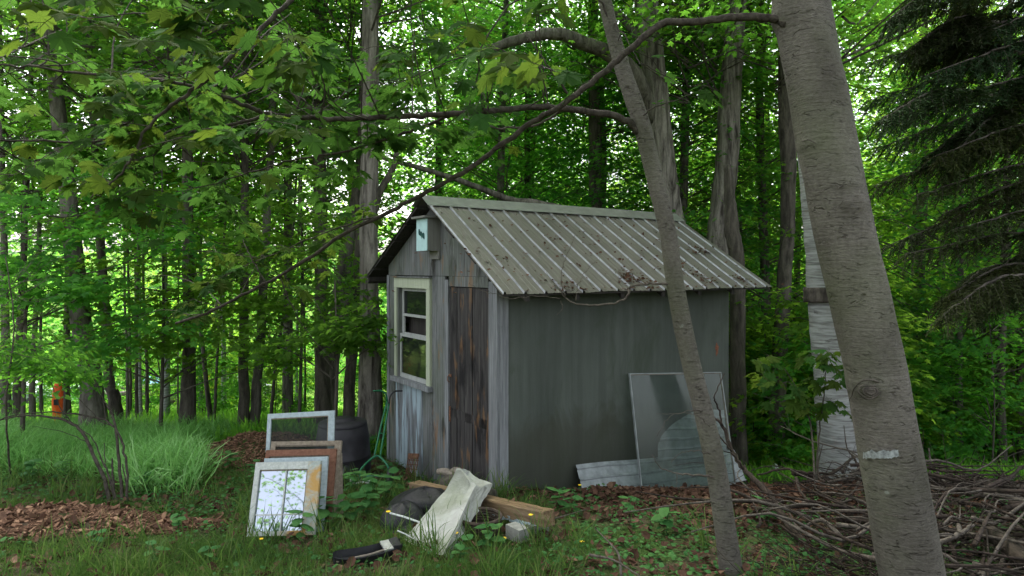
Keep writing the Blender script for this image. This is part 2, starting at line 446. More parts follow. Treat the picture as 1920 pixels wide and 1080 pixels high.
def ground_mat():
    t = NT('forest_floor')
    a = t.noise(1.3, 5, co='Object'); f = t.noise(22, 5); g = t.noise(90, 3)
    soil = t.ramp(f, [(.3, (.035, .026, .018)), (.7, (.10, .075, .05))])
    green = t.ramp(g, [(.3, (.028, .05, .014)), (.7, (.07, .12, .03))])
    c = t.mix(t.ramp(a, [(.42, (0, 0, 0)), (.58, (1, 1, 1))]), soil, green)
    # farther off the ground is one lawn of green growth
    sep = t.n('ShaderNodeSeparateXYZ'); t.l(t.tc.outputs['Object'], sep.inputs[0])
    far = t.ramp(t.math('MULTIPLY', sep.outputs[1], .05), [(.45, (0, 0, 0)), (.7, (.9, .9, .9))])
    c = t.mix(far, c, t.ramp(a, [(.35, (.07, .13, .02)), (.65, (.15, .27, .03))]))
    return t.end(t.bsdf(c, .95, f, .8, .03, spec=.1))
M['ground'] = ground_mat()

# ------------------------------------------------------------------ leaf templates (unit length along +y, normal +z)
def fan(half, c=(0, .3), fold=.12, droop=.12):
    out = [(x, y) for x, y in half] + [(-x, y) for x, y in half[-2:0:-1]]
    v = np.array([(x, y, 0) for x, y in out] + [(c[0], c[1], 0)], float)
    v[:, 2] = -fold * np.abs(v[:, 0]) - droop * v[:, 1] ** 2
    v[-1, 2] += .03
    n = len(out)
    return v, np.array([[i, (i + 1) % n, n] for i in range(n)])
L_HI = fan([(0, .02), (.10, -.05), (.32, .0), (.27, .10), (.50, .20), (.37, .28), (.40, .36), (.60, .64), (.44, .60), (.38, .68), (.20, .50), (.23, .74), (.11, .76), (0, 1)])
L_MID = fan([(0, 0), (.40, .05), (.26, .26), (.56, .60), (.19, .52), (0, 1)])
L_FAR = (np.array([(0, 0, 0), (.42, .32, -.05), (0, 1, -.12), (-.42, .32, -.05)], float), np.array([[0, 1, 2], [0, 2, 3]]))
L_OV = fan([(0, 0), (.22, .18), (.28, .45), (.17, .78), (0, 1)], (0, .45), .1, .2)
L_DEAD = (np.array([(0, 0, 0), (.35, .2, .12), (.3, .7, .16), (0, 1, .02), (-.3, .7, .14), (-.36, .25, .1), (0, .5, -.04)], float),
          np.array([[0, 1, 6], [1, 2, 6], [2, 3, 6], [3, 4, 6], [4, 5, 6], [5, 0, 6]]))
L_CHIP = (np.array([(-.2, 0, 0), (.2, .05, 0), (.16, 1, .05), (-.14, .92, .02), (-.2, 0, -.12), (.2, .05, -.12), (.16, 1, -.07), (-.14, .92, -.1)], float),
          np.array([[0, 1, 2], [0, 2, 3], [0, 4, 5], [0, 5, 1], [1, 5, 6], [1, 6, 2], [3, 2, 6], [3, 6, 7], [0, 3, 7], [0, 7, 4]]))

def frames(fwd, nrm):
    f = fwd / (np.linalg.norm(fwd, axis=1)[:, None] + 1e-9)
    r = np.cross(f, nrm); r /= np.linalg.norm(r, axis=1)[:, None] + 1e-9
    return r, f, np.cross(r, f)
def scatter(mb, tpl, pos, fwd, nrm, size, mi=0, rnd=None, wid=1.0):
    tv, tf = tpl; N = len(pos)
    if N == 0: return mb
    r, f, n = frames(fwd, nrm); size = np.broadcast_to(size, (N,))[:, None, None]; w = np.broadcast_to(wid, (N,))[:, None, None]
    V = pos[:, None] + size * (tv[None, :, :1] * w * r[:, None] + tv[None, :, 1:2] * f[:, None] + tv[None, :, 2:] * n[:, None])
    Fi = tf[None] + (np.arange(N) * len(tv))[:, None, None]
    rnd = RS.uniform(0, 1, N) if rnd is None else rnd
    return mb.add(V.reshape(-1, 3), Fi.reshape(-1, 3), mi, np.repeat(rnd, len(tv)))

def unit(n, zs=1.0):
    v = RS.normal(0, 1, (n, 3)); v[:, 2] *= zs
    return v / (np.linalg.norm(v, axis=1)[:, None] + 1e-9)

def spray(mb, c, d, R, n, tpl, ls, tone=None, flat=.35, mi=0):
    """a flattened fan of leaves, as a maple bough holds them"""
    d = np.array(d, float); d /= np.linalg.norm(d) + 1e-9
    side = np.cross(d, [0, 0, 1.]); side /= np.linalg.norm(side) + 1e-9
    t = RS.beta(1.6, 1.3, n) * 2 - .7; s_ = RS.normal(0, .42, n) * (1.15 - .45 * np.abs(t))
    pos = np.array(c) + R * (t[:, None] * d + s_[:, None] * side)
    pos[:, 2] += RS.normal(0, .09, n) * R - .16 * R * t * t
    az = np.arctan2(d[1], d[0]) + s_ * 1.2 + RS.normal(0, .7, n)
    fw = np.stack([np.cos(az), np.sin(az), RS.normal(-.35, .3, n)], 1)
    nr = np.stack([RS.normal(0, flat, n), RS.normal(0, flat, n), np.ones(n)], 1)
    tone = RS.uniform(.15, .85) if tone is None else tone
    scatter(mb, tpl, pos, fw, nr, ls * RS.uniform(.65, 1.2, n), mi, np.clip(tone + RS.normal(0, .2, n), 0, 1))

def crown(seed, z0, z1, R, ns, nl, tpl, ls, limbs=True, shape=None, mat='leaf', cond=None, sr=(.5, .95)):
    st = RS.get_state(); RS.seed(seed); mb = MB()
    for i in range(ns):
        h = RS.uniform(0, 1); z = z0 + (z1 - z0) * h
        sh = (shape(h) if shape else (1 - .55 * abs(h - .35) * 1.6))
        a = RS.uniform(0, 2 * np.pi); rr = R * sh * (RS.uniform(.12, 1) ** .6)
        c = np.array([math.cos(a) * rr, math.sin(a) * rr, z]); d = np.array([math.cos(a), math.sin(a), RS.uniform(-.35, .15)])
        s_ = RS.uniform(*sr)
        spray(mb, c, d, s_, int(nl * RS.uniform(.5, 1.3)), tpl, ls)
        if limbs and i % 3 == 0:
            b = np.array([0, 0, z - rr * .45]); m_ = (b + c) / 2 + RS.normal(0, .08, 3)
            mb.tube(smooth_path([b, m_, c, c + d * s_ * .6], 2), [.007 + .006 * rr, .003], 4, 1, cap=False)
    me = mb.mesh('crown', [M[mat], M['bark_dark']]); RS.set_state(st); return me

LINK = {}
def put(me, name, parent, loc=(0, 0, 0), rz=0, sc=1, **pr):
    o = bpy.data.objects.new(name, me); COL.objects.link(o)
    if parent is not None: o.parent = parent
    o.location = loc; o.rotation_euler = (0, 0, rz)
    o.scale = (sc, sc, sc) if np.ndim(sc) == 0 else sc
    for k, v in pr.items(): o[k] = v
    return o
#==PART2==
# ================================================================== GROUND
def axis(a, segs):
    out = [a]
    for end, step in segs:
        n = max(1, int(round((end - out[-1]) / step)))
        out += list(out[-1] + (end - out[-1]) * (np.arange(n) + 1) / n)
    return np.array(out)
gx = axis(-150, [(-40, 8), (-12, 1.5), (-6, .3), (6, .07), (12, .3), (40, 1.5), (150, 8)])
gy = axis(-30, [(1, 2), (8.5, .06), (14, .2), (40, 1), (170, 7)])
X, Y = np.meshgrid(gx, gy)
Z = gz(X, Y) + .022 * vn(X * 9, Y * 9, 5) + .03 * vn(X * 5, Y * 5, 6)
nx = len(gx)
i0 = (np.arange(len(gy) - 1)[:, None] * nx + np.arange(nx - 1)[None]).ravel()
MB().add(np.stack([X.ravel(), Y.ravel(), Z.ravel()], 1), np.stack([i0, i0 + 1, i0 + nx + 1, i0 + nx], 1)).build('ground', M['ground'], smooth=True, kind='structure')

# ================================================================== SHED  (local x runs along the long wall, local y along the gable)
RZ = math.radians(35)
SC = Vector((-.124, 5.95, -.5))
shed = empty('shed', SC, RZ, 'small weathered grey shed with a ribbed metal gable roof and dark plank door', 'shed')
def sv(px):
    r = (px - 960) / F
    return (-.124 - 5.95 * r) / (.5736 + .819 * r)
def roofz(v): return 1.88 + (v + .326) * .6395 if v <= 1.22 else 2.869 - (v - 1.22) * .56
W_, L_ = 2.44, 3.43
# side wall, back walls
MB().box((L_ / 2, .012, .72), (L_ - .02, .024, 2.62)).build('side_wall', M['side'], shed)
MB().box((L_ / 2, W_ - .012, .7), (L_, .024, 2.6)).build('side_wall', M['gable'], shed)
MB().prism([(0.03, -.6), (W_ - .03, -.6), (W_ - .03, 2.1), (1.22, 2.79), (.03, 2.04)], L_ - .03, L_ - .004).build('rear_wall', M['gable'], shed)
# gable face in pieces; x < 0 is the outer side
def gboard(v0, v1, z0, z1, mat='gable', x0=-.02, x1=.004, name='wall_board'):
    n = 7; zz = np.linspace(z0, z1, n)
    w = .004
    poly = [(v0 + w + RS.uniform(-.0015, .0015), z) for z in zz] + [(v1 - w + RS.uniform(-.0015, .0015), z) for z in zz[::-1]]
    if abs(z0 + .6) < .01: poly[0] = (v0 + w, z0 + RS.uniform(-.02, .03))
    return MB().prism(poly, x0 + RS.uniform(-.002, .002), x1).build(name, M[mat], shed)
top = 2.03
def gpanel(v0, v1, mat='gable'):
    vs = [v0] + ([1.22] if v0 < 1.22 < v1 else []) + [v1]
    poly = [(v0, top), (v1, top)] + [(v, roofz(v) - .05) for v in vs[::-1]]
    return MB().prism(poly, -.018, .004).build('gable_panel', M[mat], shed)
gpanel(.02, 1.235); gpanel(1.24, W_ - .02)
for v0, v1 in ((2.215, 2.44), ):
    gboard(v0, v1, -.6, top - .004, 'gable')
for v0, v1, m in ((1.98, 2.215, 'gable_low'), (1.74, 1.98, 'gable_low'), (1.50, 1.74, 'gable_low'), (1.275, 1.50, 'gable')):
    gboard(v0, v1, -.6, .775, m)
gboard(.985, 1.275, -.6, top - .004, 'gable')
gboard(.895, .975, -.6, 1.99, 'corner', -.034, .0, 'door_frame')
gboard(.13, .893, 1.925, 2.028, 'gable', -.03, .0, 'door_frame')
gboard(-.022, .128, -.6, 1.985, 'corner', -.032, .0, 'corner_board')
gboard(W_ - .06, W_ + .01, -.6, top, 'corner', -.03, -.021, 'corner_board')
MB().box((.045, -.012, .75), (.1, .022, 2.6)).build('corner_board', M['corner'], shed)
# inside darkness: an inner lining so windows look into a room
MB().box((L_ / 2, W_ / 2, -.1), (L_ - .1, W_ - .1, .05)).build('floor', M['soffit'], shed)
# door
MB().box((.03, .51, .68), (.02, .8, 2.5)).build('door_backing', M['soffit'], shed)
door = MB().box((-.012, .52, .62), (.02, .72, .09)).build('door', M['door'], shed, label='dark charred plank door with orange-brown weathering')
dv = [.135, .285, .435, .585, .735, .89]
for k in range(5):
    a, b = dv[k] + .004, dv[k + 1] - .004
    poly = [(a, -.55 + RS.uniform(0, .03)), (a + .001, .7), (a, 1.915), (b, 1.915), (b - .001, .6), (b, -.55 + RS.uniform(0, .03))]
    MB().prism(poly, -.022 + (k % 2) * .004, -.001).build('plank', M['door'], door)
mb = MB().box((-.028, .86, 1.0), (.006, .05, .03)).tube(smooth_path([(-.03, .875, 1.0), (-.05, .872, .99), (-.052, .87, .95), (-.034, .868, .93)], 3), .005, 6)
mb.build('hasp', M['rust'], door)
MB().box((-.028, .87, .6), (.006, .03, .16)).build('hinge', M['rust'], door)
# window
va, vb = 1.29, 2.205
zt, zb = 2.0, .80
win = empty('window', (0, 0, 0)); win.parent = shed
def wbox(name, y0, y1, z0, z1, x0, x1, mat, par=win):
    return MB().box(((x0 + x1) / 2, (y0 + y1) / 2, (z0 + z1) / 2), (abs(x1 - x0), y1 - y0, z1 - z0)).build(name, M[mat], par)
wbox('trim', va + .0, vb, zt - .115, zt, -.045, -.012, 'trimgreen')
wbox('trim', vb - .065, vb, zb + .02, zt - .117, -.043, -.012, 'trimgreen')
wbox('trim', va, va + .085, zb + .02, zt - .117, -.043, -.012, 'trimgreen')
wbox('drip_cap', va - .02, vb + .02, zt + .002, zt + .02, -.065, -.01, 'gable')
wbox('sill', va - .03, vb + .04, zb - .035, zb + .018, -.085, -.002, 'corner')
ia, ib = va + .087, vb - .067
wbox('jamb', ib - .03, ib, zb + .02, zt - .118, -.03, .05, 'gable')
wbox('jamb', ia, ia + .012, zb + .02, zt - .118, -.03, .05, 'gable')
yu, zm = ib - .032, 1.30
for (z0, z1, xs, nm) in ((zm + .0, zt - .12, .018, 'upper'), (zb + .02, zm + .04, -.012, 'lower')):
    s = empty('sash', (0, 0, 0)); s.parent = shed
    a, b = ia + .013, yu
    wbox('rail', a, b, z0, z0 + .05, xs, xs + .025, 'sashgrey', s); wbox('rail', a, b, z1 - .035, z1, xs, xs + .025, 'sashgrey', s)
    wbox('stile', a, a + .035, z0 + .052, z1 - .037, xs, xs + .025, 'sashgrey', s); wbox('stile', b - .035, b, z0 + .052, z1 - .037, xs, xs + .025, 'sashgrey', s)
    if nm == 'upper':
        wbox('glazing_bar', a + .035, b - .035, 1.545, 1.575, xs, xs + .022, 'sashgrey', s)
        wbox('pane', a + .035, b - .035, 1.577, z1 - .037, xs + .01, xs + .014, 'pane_dark', s)
    else:
        wbox('pane', a + .035, b - .035, z0 + .052, z1 - .037, xs + .01, xs + .014, 'pane_dark', s)
wbox('window_backing', ia, ib, zb, zt - .1, .12, .13, 'soffit')  # dark board-coloured sheet filling the opening behind the panes
# roof
def roof_sheet(u0, u1, side):
    mb = MB(); pitch = .2284; prof = [(u0, 0, 0)]
    k = math.ceil((u0 - (-.18) - .02) / pitch)
    while True:
        u = -.18 + .03 + k * pitch
        if u > u1 - .03: break
        if u > u0 + .01:
            prof += [(u - .017, 0, 0), (u - .011, .021, 1), (u + .009, .021, 1), (u + .017, 0, 0)]
            prof += [(u + .085, 0, 0), (u + .09, .004, 0), (u + .098, .004, 0), (u + .103, 0, 0), (u + .145, 0, 0), (u + .15, .004, 0), (u + .158, .004, 0), (u + .163, 0, 0)]
        k += 1
    prof = [p for p in prof if p[0] < u1] + [(u1, 0, 0)]
    vs = np.linspace(-.326, 1.215, 12) if side > 0 else np.linspace(2.75, 1.225, 8)
    V = []
    for j, v in enumerate(vs):
        for (u, h, m) in prof:
            e = .006 * float(vn(u * 3, v * 2.3, 8)) + (.012 * float(vn(u * 7, v, 9)) if j == 0 else 0)
            s = .012 * math.sin((v + .3) * 2) * float(vn(u * 1.2, 0, 4))
            V.append((u + .008 * float(vn(v * 2.5, u * .3, 12)), v + (.02 * float(vn(u * 4, 3, 2)) if j == 0 else 0), roofz(v) + h + e + s))
    n = len(prof); fr = []; mi = []
    for j in range(len(vs) - 1):
        for i in range(n - 1):
            q = [j * n + i, j * n + i + 1, (j + 1) * n + i + 1, (j + 1) * n + i]
            fr.append(q if side > 0 else q[::-1])
            mi.append(1 if prof[i + 1][2] and not prof[i][2] else 0)  # left rib faces only get the worn metal with its painted highlight
    mb.add(V, fr); mb.M[-1] = np.array(mi)
    o = mb.build('roof_sheet', [M['roof'], M['rib_highlight']], shed)
    return o
ue = 3.845
for a in np.arange(-.18, ue - .1, .9136):
    for sd in (1, -1): roof_sheet(a, min(a + .93, ue), sd)
mb = MB()
for j, (v, zz) in enumerate(((1.05, roofz(1.05) + .026), (1.22, 2.905), (1.40, roofz(1.40) + .026))):
    pass
uu = np.linspace(-.2, ue + .01, 16)
V = []
for u in uu:
    w = .006 * float(vn(u * 2, 1, 3))
    V += [(u, 1.035, roofz(1.035) + .024 + w), (u, 1.045, roofz(1.045) + .03 + w), (u, 1.205, 2.895 + w), (u, 1.235, 2.895 + w), (u, 1.40, roofz(1.40) + .03 + w), (u, 1.41, roofz(1.41) + .02 + w)]
fq = [[i * 6 + j, i * 6 + j + 1, (i + 1) * 6 + j + 1, (i + 1) * 6 + j] for i in range(15) for j in range(5)]
MB().add(V, fq).build('ridge_cap', M['ridge'], shed)
# roof boards under the sheets (run along the roof) and bargeboards
for k, (v0, v1) in enumerate([(-.30, -.14), (.15, .32), (.55, .72), (.92, 1.1), (1.36, 1.62), (1.66, 1.92), (1.96, 2.22), (2.26, 2.50), (2.54, 2.73)]):
    va_, vb_ = roofz(v0), roofz(v1)
    poly = [(v0, va_ - .034), (v1, vb_ - .034), (v1, vb_ - .008), (v0, va_ - .008)]
    MB().prism(poly, -.165 + RS.uniform(-.008, .008), ue - .03).build('roof_board', M['soffit'], shed)
MB().prism([(2.70, roofz(2.70) - .09), (2.735, roofz(2.735) - .10), (2.735, roofz(2.735) - .03), (2.70, roofz(2.70) - .03)], -.16, ue - .05).build('fascia', M['soffit'], shed)
MB().prism([(-.03, roofz(-.03) - .17), (.0, roofz(0) - .17), (.0, roofz(0) - .045), (-.03, roofz(-.03) - .055)], .0, L_).build('fascia', M['soffit'], shed)
for u in np.arange(.1, L_, .6):
    MB().prism([(-.28, roofz(-.28) - .10), (0, roofz(0) - .10), (0, roofz(0) - .036), (-.28, roofz(-.28) - .036)], u, u + .05).build('rafter_tail', M['soffit'], shed)
# orange stain on side wall is a paint blotch; leaf debris on the roof
mb = MB()
for (u, v, n, s) in ((1.9, .4, 120, 1.3), (1.0, .1, 50, .8), (.62, -.24, 35, .09), (1.55, -.12, 80, .09), (1.7, -.22, 30, .07), (2.55, -.02, 45, .14), (2.75, -.18, 30, .08), (3.4, -.2, 35, .07), (3.35, .35, 40, .1), (1.2, .5, 25, .4), (2.6, .6, 30, .5), (.5, .6, 25, .4), (2.0, 0, 60, .9), (3.2, .2, 40, .5), (.2, .1, 30, .3)):
    p = np.stack([RS.normal(u, s, n), np.clip(RS.normal(v, s * .6, n), -.31, 1), np.zeros(n)], 1)
    p[:, 2] = [roofz(b) + .012 for b in p[:, 1]]; p[:, 2] += RS.uniform(0, .015, n)
    nr = np.array([0, -.54, .84]) + RS.normal(0, .3, (n, 3))
    scatter(mb, L_DEAD, p, unit(n, .3), nr, RS.uniform(.018, .045, n), rnd=RS.uniform(0, .6, n))
mb.build('leaf_debris', M['litter'], shed, kind='stuff')
th = np.linspace(0, 2 * np.pi, 19)[:-1]
MB().add([(3.19 + .028 * math.cos(q) * (1 + .3 * math.sin(5 * q)), -.0035, 1.13 + .075 * math.sin(q) * (1 + .25 * math.cos(3 * q))) for q in th] + [(3.19, -.0035, 1.13)], [[i, (i + 1) % 18, 18] for i in range(18)]).build('orange_stain', plain('faded_orange_stain', (.20, .075, .04), .8, .5, 60), shed)
# bat box on the gable
bb = empty('bat_box', shed.matrix_basis @ Vector((0, 0, 0)), RZ, 'narrow pale turquoise bat box with a dark bat mark hanging under the roof peak', 'bat box')
bb.location = Matrix.Translation(SC) @ Matrix.Rotation(RZ, 4, 'Z') @ Vector((-.02, 1.215, 2.47))
MB().box((-.074, 0, .0), (.148, .245, .345)).build('box', M['batside'], bb)
MB().prism([(-.122, -.172), (.122, -.172), (.122, .17), (-.122, .17)], -.158, -.149).build('front_panel', M['batfront'], bb)
MB().box((-.09, .0, .185), (.23, .31, .022)).build('lid', M['batside'], bb)
MB().box((-.015, -.03, -.215), (.02, .20, .09)).build('landing_board', M['batside'], bb)
bat = [(-.085, .035), (-.06, .045), (-.045, .02), (-.02, .022), (-.012, .04), (0, .03), (.012, .04), (.02, .022), (.045, .02), (.06, .045), (.085, .035), (.09, -.01), (.07, -.03), (.055, -.01), (.035, -.03), (.015, -.012), (0, -.045), (-.015, -.012), (-.035, -.03), (-.055, -.01), (-.07, -.03), (-.09, -.01)]
bat = [(y * .8, z * .95 + y * .35) for y, z in bat]
MB().prism(bat, -.1605, -.1585).build('bat_mark', M['batmark'], bb)

# ================================================================== TREES WITH TRUNKS READ FROM THE PHOTOGRAPH
def relief(me, amp, su, sz, seed=0, ax=None):
    """push a tube's skin in and out"""
    n = len(me.vertices); co = np.zeros(n * 3, np.float32); me.vertices.foreach_get('co', co); co = co.reshape(-1, 3).astype(float)
    no = np.zeros(n * 3, np.float32); me.vertices.foreach_get('normal', no); no = no.reshape(-1, 3)
    ang = np.arctan2(no[:, 1], no[:, 0])
    k = vn(np.cos(ang) * su + 40, np.sin(ang) * su + co[:, 2] * sz, seed) + .5 * vn(np.cos(ang) * su * 2.3, np.sin(ang) * su * 2.3 + co[:, 2] * sz * 2, seed + 1)
    co += no * (k * amp)[:, None]
    me.vertices.foreach_set('co', co.astype(np.float32).ravel()); me.update()
def trunk_obj(name, wpts, rad, mat, parent, n=12, per=5, amp=.0, jit=0, su=3, sz=1.5):
    base = np.array(parent.location) if parent else np.zeros(3)
    pp = smooth_path([np.array(p) - base for p in wpts], per, jit)
    rr = np.interp(np.linspace(0, 1, len(pp)), np.linspace(0, 1, len(rad)), rad)
    mb = MB().tube(pp, rr, n)
    o = mb.build(name, M[mat], parent, smooth=True)
    if amp: relief(o.data, amp, su, sz, RS.randint(99))
    return o
def ptree(pts, d, mat, label, name='tree', group=None, H=11, crowns=(), amp=.01, n=12, per=6, flare=1.12, jit=.005):
    """pts: (px, py, width px) from the foot up, at depth d"""
    x0 = P(pts[0][0], 0, d).x; z0 = float(gz(x0, d))
    t = empty(name, (x0, d, z0), 0, label, 'tree', group)
    w = [Vector((x0, d, z0 - .15))]; r = [pts[0][2] / 2 / F * d * flare]
    for q in pts:
        p = P(q[0], q[1], d); p.y += RS.uniform(-.03, .03)
        if p.z > z0 + .25: w.append(p); r.append(q[2] / 2 / F * d)
    if len(w) == 1: w.append(Vector((x0, d, z0 + 1))); r.append(pts[0][2] / 2 / F * d)
    a, b = w[-2], w[-1]; dirn = (b - a).normalized()
    need = z0 + H - b.z
    if need > .5:
        for k in (1, 2, 3):
            f = need * k / 3
            w.append(b + Vector((dirn.x * .6, 0, dirn.z)) * f); r.append(r[len(w) - 2] * .8)
    trunk_obj('trunk', w, r, mat, t, n, per, amp, jit)
    for c_ in crowns:
        me, dz, sc = c_[:3]
        put(me, 'crown', t, (0, c_[3] if len(c_) > 3 else 0, dz), RS.uniform(0, 6.28), sc)
    return t

# shared crowns
CM = [crown(100 + k, 0, 6.5, 2.5, 170, 44, L_MID, .105) for k in range(4)]            # maple crowns, mid distance
CT = [crown(150 + k, 0, 7.5, 2.9, 170, 36, L_MID, .12, mat='leaf_far') for k in range(3)]  # looser tops
CF = [crown(200 + k, 0, 9, 3.4, 180, 44, L_FAR, .155, mat='leaf_far') for k in range(3)]  # far crowns
CU = [crown(300 + k, 0, 2.6, 1.2, 60, 50, L_MID, .10, mat='leaf_far', sr=(.35, .6)) for k in range(3)]   # saplings

mid = 'maple trunks standing round the shed'
cm = lambda dz, sc=1.0: (CM[RS.randint(4)], dz, sc)
cb_ = lambda dz, sc=1.0, off=2.6: (CM[RS.randint(4)], dz, sc, off)
cf = lambda dz, sc=1.0: (CF[RS.randint(3)], dz, sc)
# right and behind the shed
ptree([(1385, 860, 32), (1383, 700, 29), (1381, 500, 28), (1372, 430, 28)], 10.0, 'bark_dark', 'dark straight trunk rising right behind the shed corner', H=4.8, crowns=[])
ptree([(1345, 800, 46), (1345, 480, 42), (1352, 400, 41), (1363, 300, 42), (1368, 200, 40), (1375, 100, 38), (1382, 0, 34)], 11.5, 'bark_rough', 'thick brown trunk behind the right end of the roof with a knot halfway up', H=13, crowns=[cm(7.2, 1.1), cb_(3.6, 1.0)], amp=.016, n=18)
ptree([(1290, 800, 40), (1275, 480, 36), (1262, 400, 36), (1245, 300, 40), (1228, 150, 42), (1212, 0, 46)], 11.0, 'bark_rough', 'thick brown trunk behind the roof, left of the knotted one', H=13, crowns=[cm(7.0, 1.1), cb_(3.4, 1.0)], amp=.016, n=18)
ptree([(1118, 800, 26), (1117, 395, 24), (1115, 250, 22), (1113, 120, 20), (1112, 0, 18)], 13.5, 'bark_dark', 'slim dark trunk rising over the middle of the roof', H=12, crowns=[cm(7.5), cb_(3.2, 1.0)])
ptree([(1453, 868, 30), (1462, 700, 28), (1472, 500, 26), (1478, 430, 25), (1478, 300, 28), (1475, 180, 30)], 11.0, 'bark_dark', 'dark leaning trunk between the shed and the birch', H=11, crowns=[cm(6.6), cb_(3.8, .9)], amp=.02)
birch = ptree([(1580, 930, 86), (1572, 850, 74), (1557, 700, 62), (1546, 600, 54), (1534, 450, 46), (1516, 300, 40), (1500, 190, 36), (1488, 60, 32)], 7.0, 'birch', 'white birch trunk half hidden behind the big grey leaning trunk', name='birch_tree', H=10, crowns=[cm(5.2)], amp=.004, n=24, flare=1.25)
# birch's dark girdle
p = P(1535, 550, 7.0)
mb = MB(); 
pts = [P(1537, 538, 7.0) - birch.location, P(1537.5, 550, 7.0) - birch.location, P(1538, 566, 7.0) - birch.location]
mb.tube(smooth_path(pts, 4), [.163, .170, .168, .172, .166], 26, rough=.025); mb.build('bark_band', M['bark_dark'], birch, smooth=True)
# left of the shed
ptree([(693, 822, 46), (695, 700, 40), (693, 560, 36), (691, 420, 34), (693, 300, 34), (694, 150, 32)], 9.0, 'bark_rough', 'shaggy barked trunk just left of the shed', H=11, crowns=[cm(6.4)], amp=.02, n=24)
ptree([(607, 790, 32), (604, 700, 27), (602, 560, 25), (600, 420, 26), (600, 300, 24)], 11.0, 'bark_dark', 'dark upright trunk second to the left of the shed', H=11, crowns=[cm(6.0)], amp=.02)
ptree([(622, 800, 20), (624, 680, 24), (634, 590, 34), (655, 430, 22), (668, 380, 24), (680, 290, 26)], 11.6, 'bark', 'leaning trunk with a pale blotch crossing behind the shaggy one', H=11, crowns=[cm(6.4)], amp=.02)
ptree([(652, 800, 22), (658, 690, 21), (668, 600, 18), (672, 500, 17)], 10.4, 'bark_dark', 'slender trunk between the shaggy trunk and the black bin', H=8, crowns=[cm(4.8, .8)])
ptree([(458, 796, 20), (458, 700, 18), (459, 600, 17)], 10.3, 'bark_dark', 'dark trunk beside the mulch mound, left of a twin', H=9, crowns=[cm(4.7)])
ptree([(474, 797, 20), (483, 700, 17), (490, 620, 17)], 10.4, 'bark', 'grey trunk beside the mulch mound, right of its dark twin', H=9, crowns=[cm(5.0, .9)])
ptree([(352, 800, 30), (353, 700, 24), (354, 600, 22), (352, 470, 21)], 9.8, 'bark_dark', 'straight dark trunk rising out of the tall pale grass', H=10, crowns=[cm(5.4)])
ptree([(178, 800, 52), (172, 750, 40), (166, 690, 36), (150, 600, 34)], 9.2, 'bark', 'broad brown trunk leaning left behind the bare shrub', H=9, crowns=[cm(4.4, 1.1)], amp=.016, n=18)
ptree([(222, 790, 24), (214, 750, 22), (206, 720, 18), (200, 660, 18)], 10.8, 'bark_dark', 'dark crooked trunk right of the broad brown one', H=8, crowns=[cm(4.6)])
for px, pyb, w, d, m, lb in ((14, 790, 17, 10.5, 'bark', 'brown trunk at the far left edge'), (34, 786, 16, 11.5, 'bark_dark', 'blackish trunk second from the left edge'),
                          (62, 785, 11, 13, 'bark', 'thin grey trunk left of the orange canoe'), (79, 780, 6, 14, 'bark_dark', 'very thin dark stem left of the orange canoe'),
                          (128, 780, 12, 13.5, 'bark_dark', 'dark stem right of the orange canoe')):
    ptree([(px, pyb, w), (px + RS.uniform(-3, 3), 700, w * .9), (px + RS.uniform(-6, 6), 600, w * .8)], d, m, lb, H=8, crowns=[cm(4.2, .9)] if w > 10 else [])
g2 = 'slim trunks in the wood behind the pale grass'
for px, w, d, m, lb in ((238, 5, 13, 'bark', 'thin bent brown stem behind the shrub'), (244, 5, 14.5, 'bark_dark', 'thin dark stem beside the bent one'),
                        (257, 6, 13.4, 'bark_dark', 'thin dark stem left of a pale one'), (263, 7, 14, 'birch', 'slim pale stem curving left of the blue tarpaulin'),
                        (275, 6, 15, 'bark_dark', 'dark stem touching the blue tarpaulin'), (312, 12, 15.5, 'birch', 'pale birch between the blue tarpaulin and the dark straight trunk'),
                        (333, 3, 14, 'bark_dark', 'very thin stem right of the pale birch'),
                        (376, 7, 17, 'birch', 'pale slim stem in front of the yellow machine'), (386, 8, 12.5, 'bark_dark', 'dark stem leaning into a narrow V, left limb'),
                        (407, 5, 12.4, 'bark_dark', 'dark thin stem forming the right limb of the V'), (420, 9, 18, 'birch', 'pale trunk right of the yellow machine'),
                        (434, 8, 24, 'bark', 'pale far trunk near the twin trunks'), (516, 6, 12, 'bark_dark', 'thin slanting stem above the window frames'),
                        (556, 5, 17, 'birch', 'thin pale stem above the window frames'), (540, 5, 22, 'bark', 'far thin trunk above the window frames'),
                        (573, 4, 15, 'bark_dark', 'thin stem left of the dark upright trunk')):
    lean = {386: -16, 407: 8, 516: 20}.get(px, RS.uniform(-5, 5))
    foot = {386: 398, 407: 401, 516: 505}.get(px, px)
    ptree([(foot, 780, w * 1.1), (px, 700, w), (px + lean, 560, w * .85), (px + lean * 1.6, 450, w * .8)], d, m, lb, H=9, n=7, amp=.006, crowns=[cf(4.2, .75)] if d > 14 or w >= 8 else [])
# right-hand background
for px, w, d, m, lb, c in ((1800, 13, 12.5, 'bark', 'grey-brown trunk in the shaded wood right of the big leaning trunk', 1), (1842, 9, 13.5, 'bark_dark', 'slim dark trunk second from the right wood gap', 0),
                        (1880, 15, 11, 'bark_dark', 'dark trunk near the right edge with bright growth at its foot', 1), (1897, 8, 12.5, 'bark', 'thin trunk beside the dark one at the right edge', 0),
                        (1915, 12, 12, 'bark_dark', 'dark trunk at the very right edge', 1), (1762, 7, 15, 'bark_dark', 'faint thin trunk left of the grey-brown one', 0),
                        (1722, 6, 14, 'bark_dark', 'thin trunk close behind the big leaning trunk', 0)):
    ptree([(px, 880, w), (px + RS.uniform(-4, 4), 700, w * .9), (px + RS.uniform(-10, 10), 520, w * .8)], d, m, lb, H=9, n=8, amp=.01, crowns=[cm(2.2 + RS.uniform(0, 1.2), .9)] if c else [])

